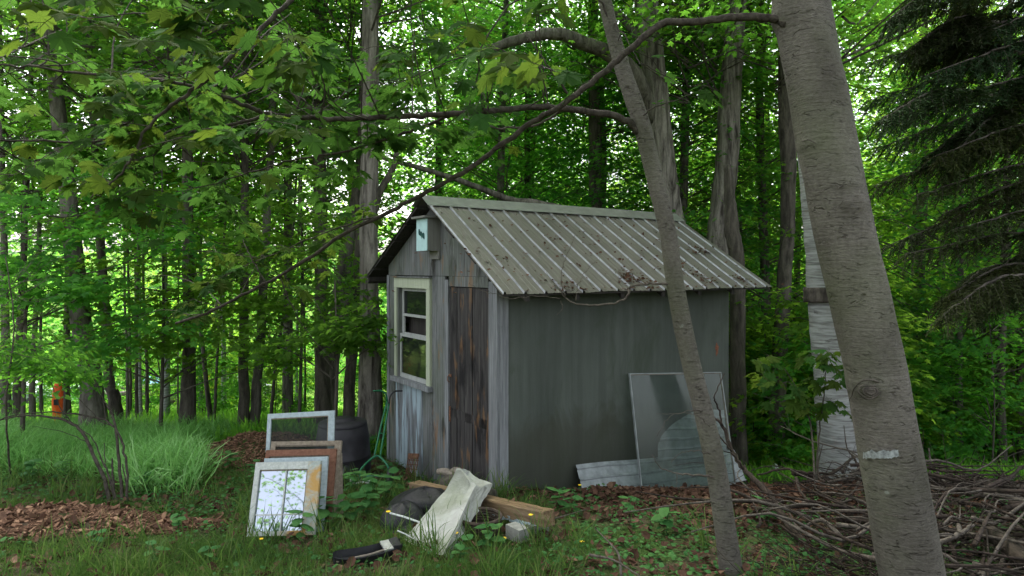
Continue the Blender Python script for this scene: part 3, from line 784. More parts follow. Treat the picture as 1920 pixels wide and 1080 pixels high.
# woods beyond: every tree its own trunk and crown, standing on the falling ground
gw = 'maples of the wood beyond the shed'
spots = []
for k in range(120):
    d = 12.5 + 34 * (k / 120.) ** 1.15
    x = RS.uniform(-1.0, 1.0) * d * .88
    if any((x - a) ** 2 + (d - b) ** 2 < 2.2 for a, b in spots): continue
    if d < 13.5 and abs(x) < 3: continue
    px = 960 + x / d * F
    if px < 780 and (RS.rand() < .78 if d > 18 else RS.rand() < .8): continue
    spots.append((x, d))
TM = []
for k in range(4):
    mb = MB(); pp = smooth_path([(0, 0, -.4), (RS.normal(0, .05), RS.normal(0, .05), 3), (RS.normal(0, .15), RS.normal(0, .15), 7), (RS.normal(0, .2), 0, 12)], 4)
    mb.tube(pp, [.13, .10, .08, .04], 8); TM.append(mb.mesh('trunk', M['bark_dark' if k % 2 else 'bark'], True))
for i, (x, d) in enumerate(spots):
    z0 = float(gz(x, d)); far = d > 19
    far = d > 19
    t = empty('maple_tree', (x, d, z0), 0, ('tall maple deep in the wood ' if far else 'slender maple at the wood edge ') + ('right of the big leaning trunk' if x / d > .55 else 'between the shed and the birch' if x / d > .35 else 'behind the shed roof' if x / d > -.2 else 'left of the shed behind the frames' if x / d > -.5 else 'at the far left'), 'tree', gw)
    put(TM[i % 4], 'trunk', t, sc=(1, 1, 1.1), rz=i)
    right = x > d * .1
    zlow = RS.uniform(.3, 2.2) if right else RS.uniform(1.6, 3.4)
    if far: put(CF[i % 3], 'crown', t, (0, 0, zlow), i * 2.1, RS.uniform(.95, 1.2))
    else:
        put(CM[i % 4], 'crown', t, (0, 0, zlow + .4), i * 2.1, RS.uniform(.9, 1.1))
        put(CT[i % 3], 'crown', t, (0, 0, zlow + 6.6), i * 1.7, RS.uniform(.95, 1.15))
    if far and (d < 25 or i % 2 == 0): put(CT[(i + 1) % 3], 'crown', t, (0, 0, zlow + 7.5), i * 1.1, 1.15)
# saplings of the undergrowth
gs = 'leafy saplings of the undergrowth'
SM = MB().tube(smooth_path([(0, 0, -.1), (.05, 0, 1.2), (0, .05, 2.6)], 3), [.016, .012, .005], 5).mesh('stem', M['bark_dark'])
def sapling(x, d, s=1.0, label='leafy maple sapling in the undergrowth', dz=.2):
    t = empty('maple_sapling', (x, d, float(gz(x, d))), 0, label + (' right of the leaning trunk' if x / d > .62 else ' between shed and birch' if x / d > .25 else ' behind the window frames' if x / d > -.5 else ' behind the pale grass'), 'sapling', gs)
    put(SM, 'stem', t, sc=s); put(CU[RS.randint(3)], 'crown', t, (0, 0, dz), RS.uniform(0, 6), s); return t
for k in range(85):
    d = RS.uniform(9.3, 20); pxx = RS.uniform(1300, 2000)
    if pxx < 1500 and d < 11.5: continue
    if pxx > 1660 and RS.rand() < .65: continue
    sapling((pxx - 960) / F * d, d, RS.uniform(.7, 1.5))
for k in range(26):
    d = RS.uniform(14, 24); pxx = RS.uniform(-60, 760)
    sapling((pxx - 960) / F * d, d, RS.uniform(.5, .9))
# far-off wooded slope that reads as one mass
mb = MB()
N = 60000
x = RS.uniform(-75, 75, N); y = RS.uniform(50, 75, N); z = -9 + 24 * RS.beta(1.1, 1.6, N) + 3 * vn(x * .12, z * 0 if False else x * .05, 3)
keep = vn(x * .35, z * .35, 7) + .25 * vn(x, z, 9) > -.2 + .03 * np.clip(z, 0, 9)
x, y, z = x[keep], y[keep], z[keep]; N = len(x)
scatter(mb, L_FAR, np.stack([x, y, z], 1), unit(N, .5), np.stack([RS.normal(0, .5, N), RS.normal(-.3, .5, N), np.ones(N)], 1), RS.uniform(.45, .85, N), rnd=np.clip(.5 + 1.2 * vn(x * .2, z * .2, 5), 0, 1))
mb.build('far_wood', M['leaf_far'], kind='stuff')
#==PART3==
def lathe(prof, n=28, squash=1):
    a = np.linspace(0, 2 * np.pi, n, endpoint=False); V = []
    for r, z in prof: V += [(r * math.cos(q), r * math.sin(q) * squash, z) for q in a]
    f = [[i * n + j, i * n + (j + 1) % n, (i + 1) * n + (j + 1) % n, (i + 1) * n + j] for i in range(len(prof) - 1) for j in range(n)]
    return np.array(V), np.array(f)
# ================================================================== THE TWO NEAR LEANING TREES
BIGD = 3.0
def near_tree(name, label, d, pts, mat, n, amp, crowns, su, sz, hup):
    x0 = P(pts[0][0], 0, d).x; z0 = float(gz(x0, d))
    t = empty(name, (x0, d, z0), 0, label, 'tree')
    w = []; r = []
    for (px, py, wd) in pts:
        p = P(px, py, d); w.append(p); r.append(wd / 2 / F * d)
    a, b = w[-2], w[-1]; dr = (b - a).normalized()
    for k in range(1, 6): w.append(b + Vector((dr.x * .7, 0.02 * k, dr.z)) * hup * k / 5); r.append(r[-1] * .9)
    o = trunk_obj('trunk', w, r, mat, t, n, 24, 0, 0)
    relief(o.data, amp, su, sz, 31)
    for (me, loc, sc) in crowns: put(me, 'crown', t, loc, 1.0, sc)
    return t, w, r, o
big, bw, br, bigtrunk = near_tree('grey_maple', 'large grey leaning trunk with eye-shaped knots and a white paint mark', BIGD,
    [(1722, 1160, 132), (1716, 1110, 114), (1709, 1080, 109), (1670, 860, 106), (1629, 640, 104), (1593, 474, 102), (1562, 332, 103), (1534, 178, 100), (1500, 0, 98)], 'smooth_bark', 72, .012,
    [(CM[0], (-1.0, -.3, 4.6), .95)], 2, 3.5, 5)
slim, sw, sr_, slimtrunk = near_tree('slim_maple', 'slim curved grey trunk crossing in front of the shed roof and side wall', 3.5,
    [(1384, 1130, 54), (1372, 1080, 46), (1362, 1010, 39), (1345, 893, 38), (1320, 777, 36), (1291, 660, 34), (1267, 540, 33), (1253, 440, 31), (1233, 355, 32), (1206, 245, 32), (1185, 180, 31), (1162, 111, 28), (1134, 0, 25)], 'smooth_bark', 32, .003,
    [(CM[1], (-.9, .6, 4.7), .9)], 2, 5, 4)
def push(o, c, s, h, ring=0):
    """raise a knot: bump the trunk skin round the world point c"""
    me = o.data; n = len(me.vertices); co = np.zeros(n * 3, np.float32); me.vertices.foreach_get('co', co); co = co.reshape(-1, 3).astype(float)
    no = np.zeros(n * 3, np.float32); me.vertices.foreach_get('normal', no); no = no.reshape(-1, 3)
    L = co + np.array(o.parent.location) - np.array(c)
    r = np.sqrt((L[:, 0] / s[0]) ** 2 + (L[:, 1] / .12) ** 2 + (L[:, 2] / s[1]) ** 2)
    k = h * np.exp(-r ** 2) - (ring * np.exp(-(r / .42) ** 2))
    co += no * k[:, None]; me.vertices.foreach_set('co', co.astype(np.float32).ravel()); me.update()
def surf(px, py, off=.0):
    """point on the near side of the big trunk"""
    zs = np.array([p.z for p in bw]); xs = np.array([p.x for p in bw])
    p = P(px, py, BIGD)
    cx = np.interp(p.z, zs, xs); r = np.interp(p.z, zs, br)
    dx = p.x - cx; yy = BIGD - math.sqrt(max(r * r - dx * dx, 0)) - off
    q = P(px, py, yy); return Vector((q.x, yy, q.z))
for (px, py, s, h, ring) in ((1600, 382, (.055, .030), .020, .016), (1588, 345, (.05, .012), .010, 0), (1640, 735, (.075, .034), .024, .014), (1640, 722, (.11, .016), .012, 0), (1512, 268, (.035, .02), .012, 0), (1455, 35, (.05, .05), .02, 0)):
    push(bigtrunk, surf(px, py), s, h, ring)
for (px, py, a, b) in ((1602, 382, .028, .015), (1632, 734, .034, .02)):
    c = surf(px, py, .020 if py < 500 else .014); mb = MB()
    for k, (rr, m) in enumerate(((1.5, 1), (1.0, 0), (.55, 1))):
        ang = np.linspace(0, 2 * np.pi, 15)[:-1]
        pts = [np.array([c.x + a * rr * math.cos(q), c.y - .003 + .010 * (rr - .5), c.z + b * rr * math.sin(q) * (1 + .2 * math.sin(3 * q))]) - np.array(big.location) for q in ang]
        mb.tube(np.array(pts + [pts[0]]), .0042, 5, 0, cap=False)
    mb.build('knot', M['bark_dark'], big, smooth=True)
    MB().add(*lathe([(0, -.006), (a * .8, -.004), (a * .9, .0), (a * .5, .004), (0, .005)], 14)).build('knot_heart', M['bark_dark'], big, smooth=True).matrix_basis = Matrix.Translation(c - big.location) @ Matrix.Rotation(math.radians(90), 4, 'X') @ Matrix.Diagonal((1, b / a, 1, 1))
# the eyebrow ridges over the knots
for (pts, rr) in ((((1570, 354), (1590, 343), (1615, 354)), .005), (((1568, 395), (1585, 372), (1605, 366), (1622, 378), (1628, 392)), .0022), (((1592, 752), (1606, 722), (1632, 712), (1665, 726), (1690, 756)), .005), (((1562, 655), (1600, 665), (1650, 662)), .0015), (((1500, 266), (1515, 262), (1530, 270)), .003), (((1640, 960), (1690, 968), (1735, 958)), .002)):
    pp = smooth_path([np.array(surf(a, b, .004 if rr > .002 else -.0005)) - np.array(big.location) for a, b in pts], 6, .0012)
    MB().tube(pp, [rr * .4, rr, rr * .4], 6, rough=.3)  .build('bark_ridge', M['bark_dark'], big, smooth=True)
# white paint mark
nx_, nz_ = 26, 5; V = []
for i in range(nx_ + 1):
    px = 1618 + (1700 - 1618) * i / nx_
    t0 = 846 + 3 * math.sin(i * .9) * .6 + RS.uniform(-1.5, 1.5) - i * .12; t1 = 860 - max(0, i - 17) * .9 + RS.uniform(-2, 1)
    for j in range(nz_ + 1):
        V.append(surf(px, t0 + (t1 - t0) * j / nz_, .0052) - big.location)
MB().add(V, [[i * (nz_ + 1) + j, i * (nz_ + 1) + j + 1, (i + 1) * (nz_ + 1) + j + 1, (i + 1) * (nz_ + 1) + j] for i in range(nx_) for j in range(nz_)]).build('paint_mark', M['mark'], big, smooth=True)

# ------------------------------------------------ near branches, twigs and leaves
class Bough:
    def __init__(s, tree): s.tree = tree; s.base = np.array(tree.location); s.leaves = []; s.tw = MB()
    def branch(s, pts, w0, w1, name='branch', mat='twig', n=8, rough=.08, dz=0):
        w = [np.array(P(a, b, d)) - s.base for a, b, d in pts]
        pp = smooth_path(w, 6, .003); rr = np.linspace(w0, w1, len(pp)) / 2
        MB().tube(pp, rr, n, rough=rough).build(name, M[mat], s.tree, smooth=True)
        return pp + s.base
    def twig(s, a, d, L, w=.004, nl=5, ls=.1, droop=.25, sub=0):
        d = np.array(d, float); d /= np.linalg.norm(d)
        pp = smooth_path([a, a + d * L * .5 + RS.normal(0, .02, 3), a + d * L + np.array([0, 0, -droop * L * .5]) + RS.normal(0, .02, 3)], 4)
        s.tw.tube(pp - s.base, [w / 2, w / 6], 4, cap=False)
        for k in range(nl):
            t = .35 + .65 * (k + RS.uniform(0, .9)) / nl; q = pp[min(len(pp) - 1, int(t * (len(pp) - 1)))]
            az = math.atan2(d[1], d[0]) + (1 if k % 2 else -1) * RS.uniform(.3, 1.5)
            f = np.array([math.cos(az), math.sin(az), RS.uniform(-.9, -.05)]); st = q + f * .035
            s.leaves.append((st, f, np.array([RS.normal(0, .4), RS.normal(-.15, .4), 1.0]), ls * RS.uniform(.6, 1.25), RS.uniform(0, 1)))
            s.tw.tube(np.array([q, st]) - s.base, .0009, 3, cap=False)
        if sub:
            for k in range(sub):
                az = math.atan2(d[1], d[0]) + RS.uniform(-1.1, 1.1); q = pp[RS.randint(2, len(pp))]
                s.twig(q, (math.cos(az), math.sin(az), RS.uniform(-.5, .25)), L * RS.uniform(.4, .8), w * .7, max(2, nl - 1), ls, droop)
    def leafy(s, path, every, L, nl, ls, sub=1, cond=None, up=.1):
        acc = 0
        for i in range(1, len(path)):
            seg = np.linalg.norm(path[i] - path[i - 1]); acc += seg
            while acc > every:
                acc -= every; a = path[i]
                if cond and not cond(a): continue
                t = path[i] - path[i - 1]; az = math.atan2(t[1], t[0]) + RS.choice([-1, 1]) * RS.uniform(.4, 1.6)
                if math.sin(az) < 0 and RS.rand() < .6: az = -az
                s.twig(a, (math.cos(az), math.sin(az), RS.uniform(-.5, .4) + up), L * RS.uniform(.5, 1.4), .005, nl, ls, sub=sub)
    def finish(s, mat='leaf_near', single=290):
        if s.tw.V: s.tw.build('twigs', M['twig'], s.tree, kind='stuff')
        ok = []; rest = []
        def show(l):
            p = l[0]; 
            if p[1] < .6: return -1
            px = 960 + p[0] / p[1] * F; py = HY - (p[2] - EYE) / p[1] * F
            return l[3] / p[1] if -20 < px < 1940 and -20 < py < 1090 else -1
        def clear(l):     # the slim trunk's upper part stands free of leaves
            p = l[0]; px = 960 + p[0] / max(p[1], .3) * F; py = HY - (p[2] - EYE) / max(p[1], .3) * F
            return not (s.tree is slim and 1062 < px < 1215 and -40 < py < 300)
        s.leaves = [l for l in s.leaves if clear(l)]
        L = sorted(s.leaves, key=lambda l: -show(l))
        n1 = min(single, len(L)); var = []
        for k in range(4):
            v, f = L_HI; v = v.copy(); v[:, 2] += RS.normal(0, .035, len(v)); v[:, 0] *= RS.uniform(.85, 1.1); v[:, 2] -= RS.uniform(.0, .25) * v[:, 1] ** 2 * (k % 2)
            for tone in (.15, .5, .9): var.append(MB().add(v, f, 0, np.full(len(v), tone)).mesh('leaf', M[mat]))
        for l in L[:n1]:
            r, f, n = frames(l[1][None], l[2][None]); R = Matrix((r[0], f[0], n[0])).transposed().to_4x4()
            o = bpy.data.objects.new('leaf', var[RS.randint(len(var))]); COL.objects.link(o); o.parent = s.tree
            o.matrix_basis = Matrix.Translation(Vector(l[0] - s.base)) @ R @ Matrix.Scale(l[3], 4)
        if len(L) > n1:
            q = L[n1:]; mb = MB()
            scatter(mb, L_HI, np.array([l[0] for l in q]) - s.base, np.array([l[1] for l in q]), np.array([l[2] for l in q]), np.array([l[3] for l in q]), rnd=np.array([l[4] for l in q]))
            mb.build('foliage', M[mat], s.tree, kind='stuff')
B = Bough(big)
b1 = B.branch([(1475, 45, 2.95), (1450, 34, 2.98), (1380, 33, 3.0), (1310, 40, 3.05), (1240, 46, 3.1), (1185, 90, 3.12), (1130, 137, 3.15), (1060, 192, 3.2), (1000, 228, 3.3), (940, 272, 3.35), (870, 322, 3.4), (790, 366, 3.5), (720, 402, 3.6), (640, 442, 3.7), (560, 496, 3.8), (480, 540, 3.9), (400, 582, 4.0), (330, 606, 4.1)], .040, .016, n=10)
c1 = B.branch([(720, 402, 3.6), (640, 425, 3.7), (560, 455, 3.8), (500, 480, 3.9), (440, 478, 4.0), (385, 470, 4.1)], .010, .003, mat='twig')
c2 = B.branch([(500, 535, 3.85), (470, 480, 3.9), (452, 440, 4), (448, 400, 4)], .009, .003)
c3 = B.branch([(525, 520, 3.85), (550, 580, 3.9), (590, 640, 4.0), (640, 690, 4.1)], .008, .002)
c4 = B.branch([(420, 575, 4.0), (380, 540, 4.1), (330, 520, 4.2), (280, 515, 4.2)], .008, .002, mat='twig_pale')
c5 = B.branch([(440, 560, 4.0), (380, 590, 4.1), (310, 580, 4.2), (250, 600, 4.2)], .006, .002, mat='twig_pale')
c6 = B.branch([(450, 555, 4.0), (480, 500, 4.1), (520, 470, 4.2), (600, 460, 4.2)], .005, .002, mat='twig_pale')
B.leafy(b1[90:], .30, .35, 4, .10, 1); B.leafy(c1, .14, .3, 5, .10, 1); B.leafy(c2, .15, .25, 4, .10, 0)
B.leafy(b1[20:60], .5, .25, 3, .095, 0)
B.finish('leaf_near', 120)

B = Bough(slim)
b2 = B.branch([(1210, 262, 3.5), (1185, 235, 3.48), (1150, 217, 3.45), (1060, 204, 3.4), (1000, 200, 3.35), (930, 207, 3.3), (850, 214, 3.25), (760, 219, 3.2), (690, 221, 3.1), (600, 223, 3.0), (510, 214, 2.9), (470, 202, 2.85), (420, 181, 2.8), (370, 162, 2.75), (290, 150, 2.7), (190, 141, 2.6), (90, 130, 2.5), (-20, 118, 2.4)], .042, .007, n=9)
b2b = B.branch([(508, 214, 2.9), (440, 232, 2.85), (330, 252, 2.8), (200, 263, 2.7), (60, 263, 2.6), (-20, 266, 2.5)], .015, .007)
b3 = B.branch([(1080, -200, 3.4), (850, -150, 3.1), (650, -70, 2.8), (545, 0, 2.6), (500, 46, 2.55), (440, 100, 2.5), (375, 160, 2.5), (330, 192, 2.5), (280, 236, 2.5), (250, 290, 2.5), (222, 330, 2.5), (170, 372, 2.5)], .026, .006)
b4 = B.branch([(850, 214, 3.27), (790, 238, 3.3), (720, 262, 3.3), (640, 286, 3.3), (560, 297, 3.3), (480, 320, 3.3), (400, 344, 3.3), (330, 360, 3.3)], .018, .004, mat='twig')
b5 = B.branch([(1150, 60, 3.5), (1110, -10, 3.4), (970, 0, 3.1), (900, 92, 3.0), (850, 112, 3.0), (760, 146, 2.95), (700, 160, 2.9)], .012, .003)
b6 = B.branch([(1146, 40, 3.5), (1165, 60, 3.4), (1190, 100, 3.35), (1205, 120, 3.3), (1260, 150, 3.3), (1300, 200, 3.3)], .009, .003)
b7 = B.branch([(1070, 182, 3.35), (1040, 140, 3.3), (1010, 100, 3.3), (985, 60, 3.3)], .014, .006)
b8 = B.branch([(1060, 204, 3.42), (1000, 235, 3.5), (930, 240, 3.5), (870, 222, 3.5)], .016, .008, mat='twig_pale')
b9 = B.branch([(1190, 225, 3.5), (1230, 200, 3.4), (1290, 180, 3.3), (1340, 150, 3.2)], .008, .003)
lf = lambda a: 960 + a[0] / a[1] * F < 560
B.leafy(b2[60:], .10, .42, 5, .078, 2); B.leafy(b2[26:62], .10, .35, 5, .075, 2)
B.leafy(b2b, .10, .42, 5, .08, 2); B.leafy(b3[30:], .09, .42, 5, .08, 2)
B.leafy(b4, .14, .36, 5, .08, 2); B.leafy(b5[14:], .10, .34, 5, .075, 2); B.leafy(b6[:14], .14, .2, 3, .07, 0); B.leafy(b7, .12, .25, 4, .075, 1)
B.leafy(b9[8:], .10, .16, 3, .09, 0)
# free twigs that fill the top left corner
for k in range(46):
    px = RS.uniform(-60, 620) if k < 30 else RS.uniform(500, 1040); py = RS.uniform(-90, 330) if k < 30 else RS.uniform(-60, 170)
    if px > 380 and py > 250: continue
    d = RS.uniform(2.1, 3.6)
    a = np.array(P(px, py, d)); src = b3 if px < 500 else b5
    j = np.argmin(((b2b if py > 200 else b2) [:, [0, 2]] - a[[0, 2]]) ** 2 @ np.ones(2)); s0 = (b2b if py > 200 else b2)[j]
    if np.linalg.norm(s0 - a) < 1.3:
        pp = smooth_path([s0, (s0 + a) / 2 + RS.normal(0, .06, 3), a], 5); B.tw.tube(pp - B.base, [.004, .002], 4, cap=False)
        dd = a - s0
    else: dd = RS.normal(0, 1, 3)
    B.twig(a, (dd[0], dd[1], RS.uniform(-.3, .2)), .38, .004, 6, .085, sub=2)
# dead branches low on the slim trunk
def dead(b, pts, w0, w1): b.branch(pts, w0, w1, 'dead_branch', 'twig_pale', 6)
dead(B, [(1262, 533, 3.48), (1225, 532, 3.5), (1183, 537, 3.5), (1178, 552, 3.5), (1160, 566, 3.5), (1120, 572, 3.5), (1085, 571, 3.5), (1060, 558, 3.5), (1050, 540, 3.5)], .016, .006)
dead(B, [(1060, 558, 3.5), (1052, 520, 3.5), (1062, 480, 3.5), (1074, 450, 3.5), (1078, 440, 3.5)], .006, .002)
dead(B, [(1080, 565, 3.5), (1082, 540, 3.5), (1095, 515, 3.5), (1105, 500, 3.5), (1124, 483, 3.5)], .006, .002)
dead(B, [(1055, 550, 3.5), (1030, 520, 3.5), (1025, 500, 3.5)], .004, .001); dead(B, [(1052, 565, 3.5), (1055, 580, 3.5), (1045, 590, 3.5)], .004, .002)
dead(B, [(1050, 560, 3.5), (1000, 555, 3.5), (960, 560, 3.5), (930, 552, 3.5), (905, 545, 3.5), (880, 530, 3.5)], .004, .002)
dead(B, [(1342, 895, 3.46), (1322, 892, 3.45), (1285, 890, 3.45), (1262, 886, 3.45), (1235, 873, 3.45), (1222, 852, 3.45)], .014, .003)
dead(B, [(1270, 888, 3.45), (1268, 905, 3.44), (1272, 918, 3.44)], .005, .002)
dead(B, [(1330, 850, 3.45), (1300, 845, 3.45), (1275, 850, 3.45), (1258, 868, 3.45)], .006, .002)
dead(B, [(1318, 770, 3.45), (1290, 770, 3.45), (1255, 782, 3.45), (1232, 818, 3.45)], .006, .002)
dead(B, [(1330, 800, 3.42), (1310, 780, 3.4), (1290, 775, 3.4), (1230, 776, 3.4)], .006, .002)
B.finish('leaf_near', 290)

# limbs of the trees behind, seen through the leaves over the roof
lim = next(o for o in bpy.data.objects if o.get('label', '').startswith('thick brown trunk behind the roof'))
def limb(tree, pts, w0, w1, mat='bark'):
    b = Bough(tree); b.branch(pts, w0, w1, 'limb', mat, 9)
limb(lim, [(1225, 230, 11), (1190, 140, 10.6), (1140, 100, 10.4), (1090, 80, 10.2), (1050, 64, 10), (1000, 68, 10), (940, 84, 10), (900, 100, 9.9)], .30, .12)
limb(lim, [(1228, 150, 11), (1190, 60, 11.2), (1150, 20, 11.2), (1100, -20, 11.2)], .2, .1)
limb(lim, [(1250, 410, 11), (1180, 420, 11), (1020, 384, 10.6), (960, 375, 10.5), (880, 345, 10.4), (800, 318, 10.3), (700, 292, 10.2), (610, 262, 10.1)], .16, .05)
shag = next(o for o in bpy.data.objects if o.get('label', '').startswith('shaggy'))
limb(shag, [(700, 400, 9), (712, 360, 9), (735, 320, 9), (745, 280, 9), (752, 230, 9)], .12, .06, 'bark_dark')
limb(shag, [(690, 240, 9), (640, 215, 9), (560, 190, 8.8), (520, 85, 8.7)], .1, .04, 'bark_dark')

# a tree behind the viewer, seen mirrored in the leaning sash
bt_ = empty('maple_tree', (-4.6, -7.0, float(gz(-4.6, -7.0))), 0, 'maple standing behind the viewer, mirrored in the glass of the front sash', 'tree')
put(TM[0], 'trunk', bt_); put(CM[2], 'crown', bt_, (0, 0, 2.2), 2.0, 1.0)
# ------------------------------------------------ hemlock boughs at the right
hx = P(2140, 0, 5.4)
hem = empty('hemlock_tree', (hx.x, 5.4, float(gz(hx.x, 5.4))), 0, 'dark hemlock whose drooping feathery boughs hang in from the right edge', 'tree')
MB().tube(smooth_path([(0, 0, -.2), (0, 0, 3), (.03, 0, 6), (0, 0, 9)], 4), [.16, .14, .1, .05], 14).build('trunk', M['bark_dark'], hem, smooth=True)
NEEDLE = (np.array([(-.09, 0, 0), (.09, 0, 0), (.07, .8, .0), (0, 1, -.04), (-.07, .8, 0)], float), np.array([[0, 1, 2], [0, 2, 4], [4, 2, 3]]))
hb = np.array(hem.location)
def hbough(y0, tip, d0, d1, start=None):
    a = np.array(P(2140, y0, 5.4)) if start is None else np.array(P(*start)); b = np.array(P(tip[0], tip[1], d1)); m = (a + b) / 2 + np.array([0, 0, .12])
    pp = smooth_path([a, m, b], 14, .004); mb = MB()
    mb.tube(pp - hb, [.018, .012, .003], 6, 0)
    pos = []; fw = []; nn = []; sz = []
    T = np.gradient(pp, axis=0)
    for i in np.linspace(3, len(pp) - 1, 60).astype(int):
        t = T[i] / np.linalg.norm(T[i])
        for s in (-1, 1):
            side = np.cross(t, [0, 0, 1.]) * s
            L = RS.uniform(.14, .34) * (1.15 - .75 * i / len(pp)) + .05
            d = side * RS.uniform(.3, .9) + t * RS.uniform(.4, .8) + np.array([0, 0, RS.uniform(-.8, -.05)]); d /= np.linalg.norm(d)
            q = smooth_path([pp[i], pp[i] + d * L * .5, pp[i] + d * L + np.array([0, 0, -.25 * L])], 5)
            mb.tube(q - hb, [.003, .001], 3, 0, cap=False)
            n = int(L / .0045)
            u = np.linspace(.05, .999, n) * (len(q) - 1); k = np.minimum(u.astype(int), len(q) - 2); fr = (u - k)[:, None]
            pos.append(q[k] * (1 - fr) + q[k + 1] * fr)
            ss = np.where(np.arange(n) % 2, 1, -1)[:, None] * np.cross(d, [0, 0, 1.])[None]
            fw.append(ss * RS.uniform(.5, 1.1, (n, 1)) + d[None] * .7 + RS.normal(0, .25, (n, 3)))
            nn.append(np.array([0, 0, 1.]) + RS.normal(0, .3, (n, 3))); sz.append(RS.uniform(.026, .05, n))
    scatter(mb, NEEDLE, np.concatenate(pos) - hb, np.concatenate(fw), np.concatenate(nn), np.concatenate(sz), 1)
    mb.build('bough', [M['bark_dark'], M['needle']], hem)
for y0, tip, d1 in ((-120, (1720, -10), 5.2), (40, (1800, 120), 5.5), (310, (1770, 400), 5.3), (-60, (1665, 40), 5.0), (-40, (1790, 60), 5.6), (20, (1640, 115), 5.2), (60, (1740, 140), 4.8), (90, (1625, 190), 5.5), (130, (1700, 215), 5.0), (170, (1650, 275), 5.3), (210, (1760, 290), 5.0),
                    (240, (1645, 345), 5.5), (300, (1720, 365), 5.1), (330, (1660, 462), 5.6), (400, (1790, 430), 5.0), (450, (1700, 475), 5.2), (470, (1770, 560), 5.4), (-160, (1800, -60), 5.0), (0, (1850, 60), 5.0), (120, (1850, 180), 5.2), (380, (1850, 520), 5.6)):
    hbough(y0, tip, 5.4, d1)
for k in range(16):
    sx, sy = RS.uniform(1780, 1960), RS.uniform(-60, 520); dd = RS.uniform(4.9, 5.7)
    hbough(0, (sx - RS.uniform(60, 170), sy + RS.uniform(10, 120)), 5.4, dd + RS.uniform(-.3, .3), start=(sx + 60, sy, dd))

# ------------------------------------------------ big-leaved young maple in front of the birch
def young(name, label, foot, stems, spots, nleaf, ls, mat='weed', tall=0):
    g = G(*foot); t = empty(name, g, 0, label, 'sapling'); b = Bough(t)
    for pts, w0, w1 in stems:
        b.branch([(foot[0], foot[1], g.y)] + pts, w0, w1, 'stem', 'twig', 6)
    for (px, py, d, s, n) in spots:
        for k in range(n):
            a = np.array(P(px + RS.normal(0, s), py + RS.normal(0, s * .7), d + RS.normal(0, .12)))
            az = RS.uniform(0, 6.28); b.twig(a, (math.cos(az), math.sin(az), -.2), .12, .003, nleaf, ls, sub=0)
    b.finish(mat, 290); return t
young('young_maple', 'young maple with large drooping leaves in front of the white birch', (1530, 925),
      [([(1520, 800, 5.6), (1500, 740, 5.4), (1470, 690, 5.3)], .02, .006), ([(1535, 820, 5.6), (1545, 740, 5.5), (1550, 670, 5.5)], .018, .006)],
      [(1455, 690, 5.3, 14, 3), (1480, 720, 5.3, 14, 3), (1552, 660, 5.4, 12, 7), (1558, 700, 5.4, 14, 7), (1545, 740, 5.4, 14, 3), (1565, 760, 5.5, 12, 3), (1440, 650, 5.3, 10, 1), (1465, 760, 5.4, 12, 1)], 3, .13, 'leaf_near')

# maple boughs catching the light at the left, lower edge of the canopy
def lit(label, foot_px, d, spots, mat=0, cat='sapling'):
    x0 = P(foot_px, 0, d).x; z0 = float(gz(x0, d)); t = empty('young_maple', (x0, d, z0), 0, label, cat); base = np.array(t.location); mb = MB(); tb = MB()
    topz = max(P(px, py, dd).z for px, py, dd, s, n in spots)
    tb.tube(smooth_path([(0, 0, -.1), (.05, 0, (topz - z0) * .5), (0, .05, topz - z0 + .3)], 4), [.03, .02, .008], 7).build('trunk', M['bark_dark'], t, smooth=True)
    for (px, py, dd, s, n) in spots:
        c0 = np.array(P(px, py, dd)) - base
        mb.tube(smooth_path([(0, 0, max(.3, c0[2] - .5)), c0 * .5 + np.array([0, 0, c0[2] * .35]), c0], 3), [.012, .004], 4, 1, cap=False)
        for k in range(n):
            c = c0 + RS.normal(0, 1, 3) * s * np.array([1, .8, .25])
            spray(mb, c, (RS.normal(0, 1), RS.normal(-.6, .5), -.15), RS.uniform(.3, .55), 34, L_MID, .10, tone=RS.uniform(.5, 1))
    mb.build('crown', [M['leaf'], M['bark_dark']], t)
lit('young maple spreading bright layered leaves beside the shed window', 625, 8.3, [(500, 640, 8.2, .35, 5), (560, 620, 8.2, .35, 8), (630, 610, 8.1, .35, 9), (690, 600, 8.1, .25, 8), (715, 640, 8.2, .12, 2), (590, 560, 8.5, .4, 5), (660, 540, 8.6, .35, 5)])
lit('young maple with bright leaves layered over the left edge', 40, 7.8, [(30, 480, 7.6, .35, 9), (90, 500, 7.4, .35, 8), (60, 540, 7.6, .35, 7), (140, 540, 7.8, .3, 6), (190, 530, 7.8, .25, 4), (250, 620, 8.0, .3, 5), (180, 640, 8.0, .3, 5), (290, 580, 8.2, .3, 4), (120, 440, 7.8, .4, 5), (240, 430, 8, .4, 6), (40, 380, 7.6, .4, 6), (150, 370, 7.8, .4, 6), (330, 450, 8.2, .4, 7), (60, 300, 7.8, .4, 4), (260, 330, 8.2, .4, 5)])
lit('young maple with drooping leaves in the shade above the pale grass', 300, 9.2, [(230, 650, 8.8, .35, 6), (290, 640, 9, .35, 6), (400, 600, 9, .4, 7), (440, 560, 9.2, .4, 6), (350, 540, 9, .4, 6), (330, 640, 9.2, .3, 4), (420, 500, 9, .4, 6), (480, 450, 9, .4, 6), (540, 480, 9, .4, 6), (380, 420, 9, .4, 5), (560, 400, 9, .4, 5), (460, 350, 9, .4, 5), (500, 560, 9.2, .4, 5), (60, 650, 9.3, .4, 4), (130, 640, 9.4, .4, 4), (220, 600, 9.3, .4, 5), (320, 590, 9.4, .4, 4), (400, 660, 9.6, .4, 4), (460, 650, 9.4, .35, 4), (540, 680, 9.4, .3, 3), (300, 520, 9.1, .4, 5), (200, 480, 9.1, .4, 5)])

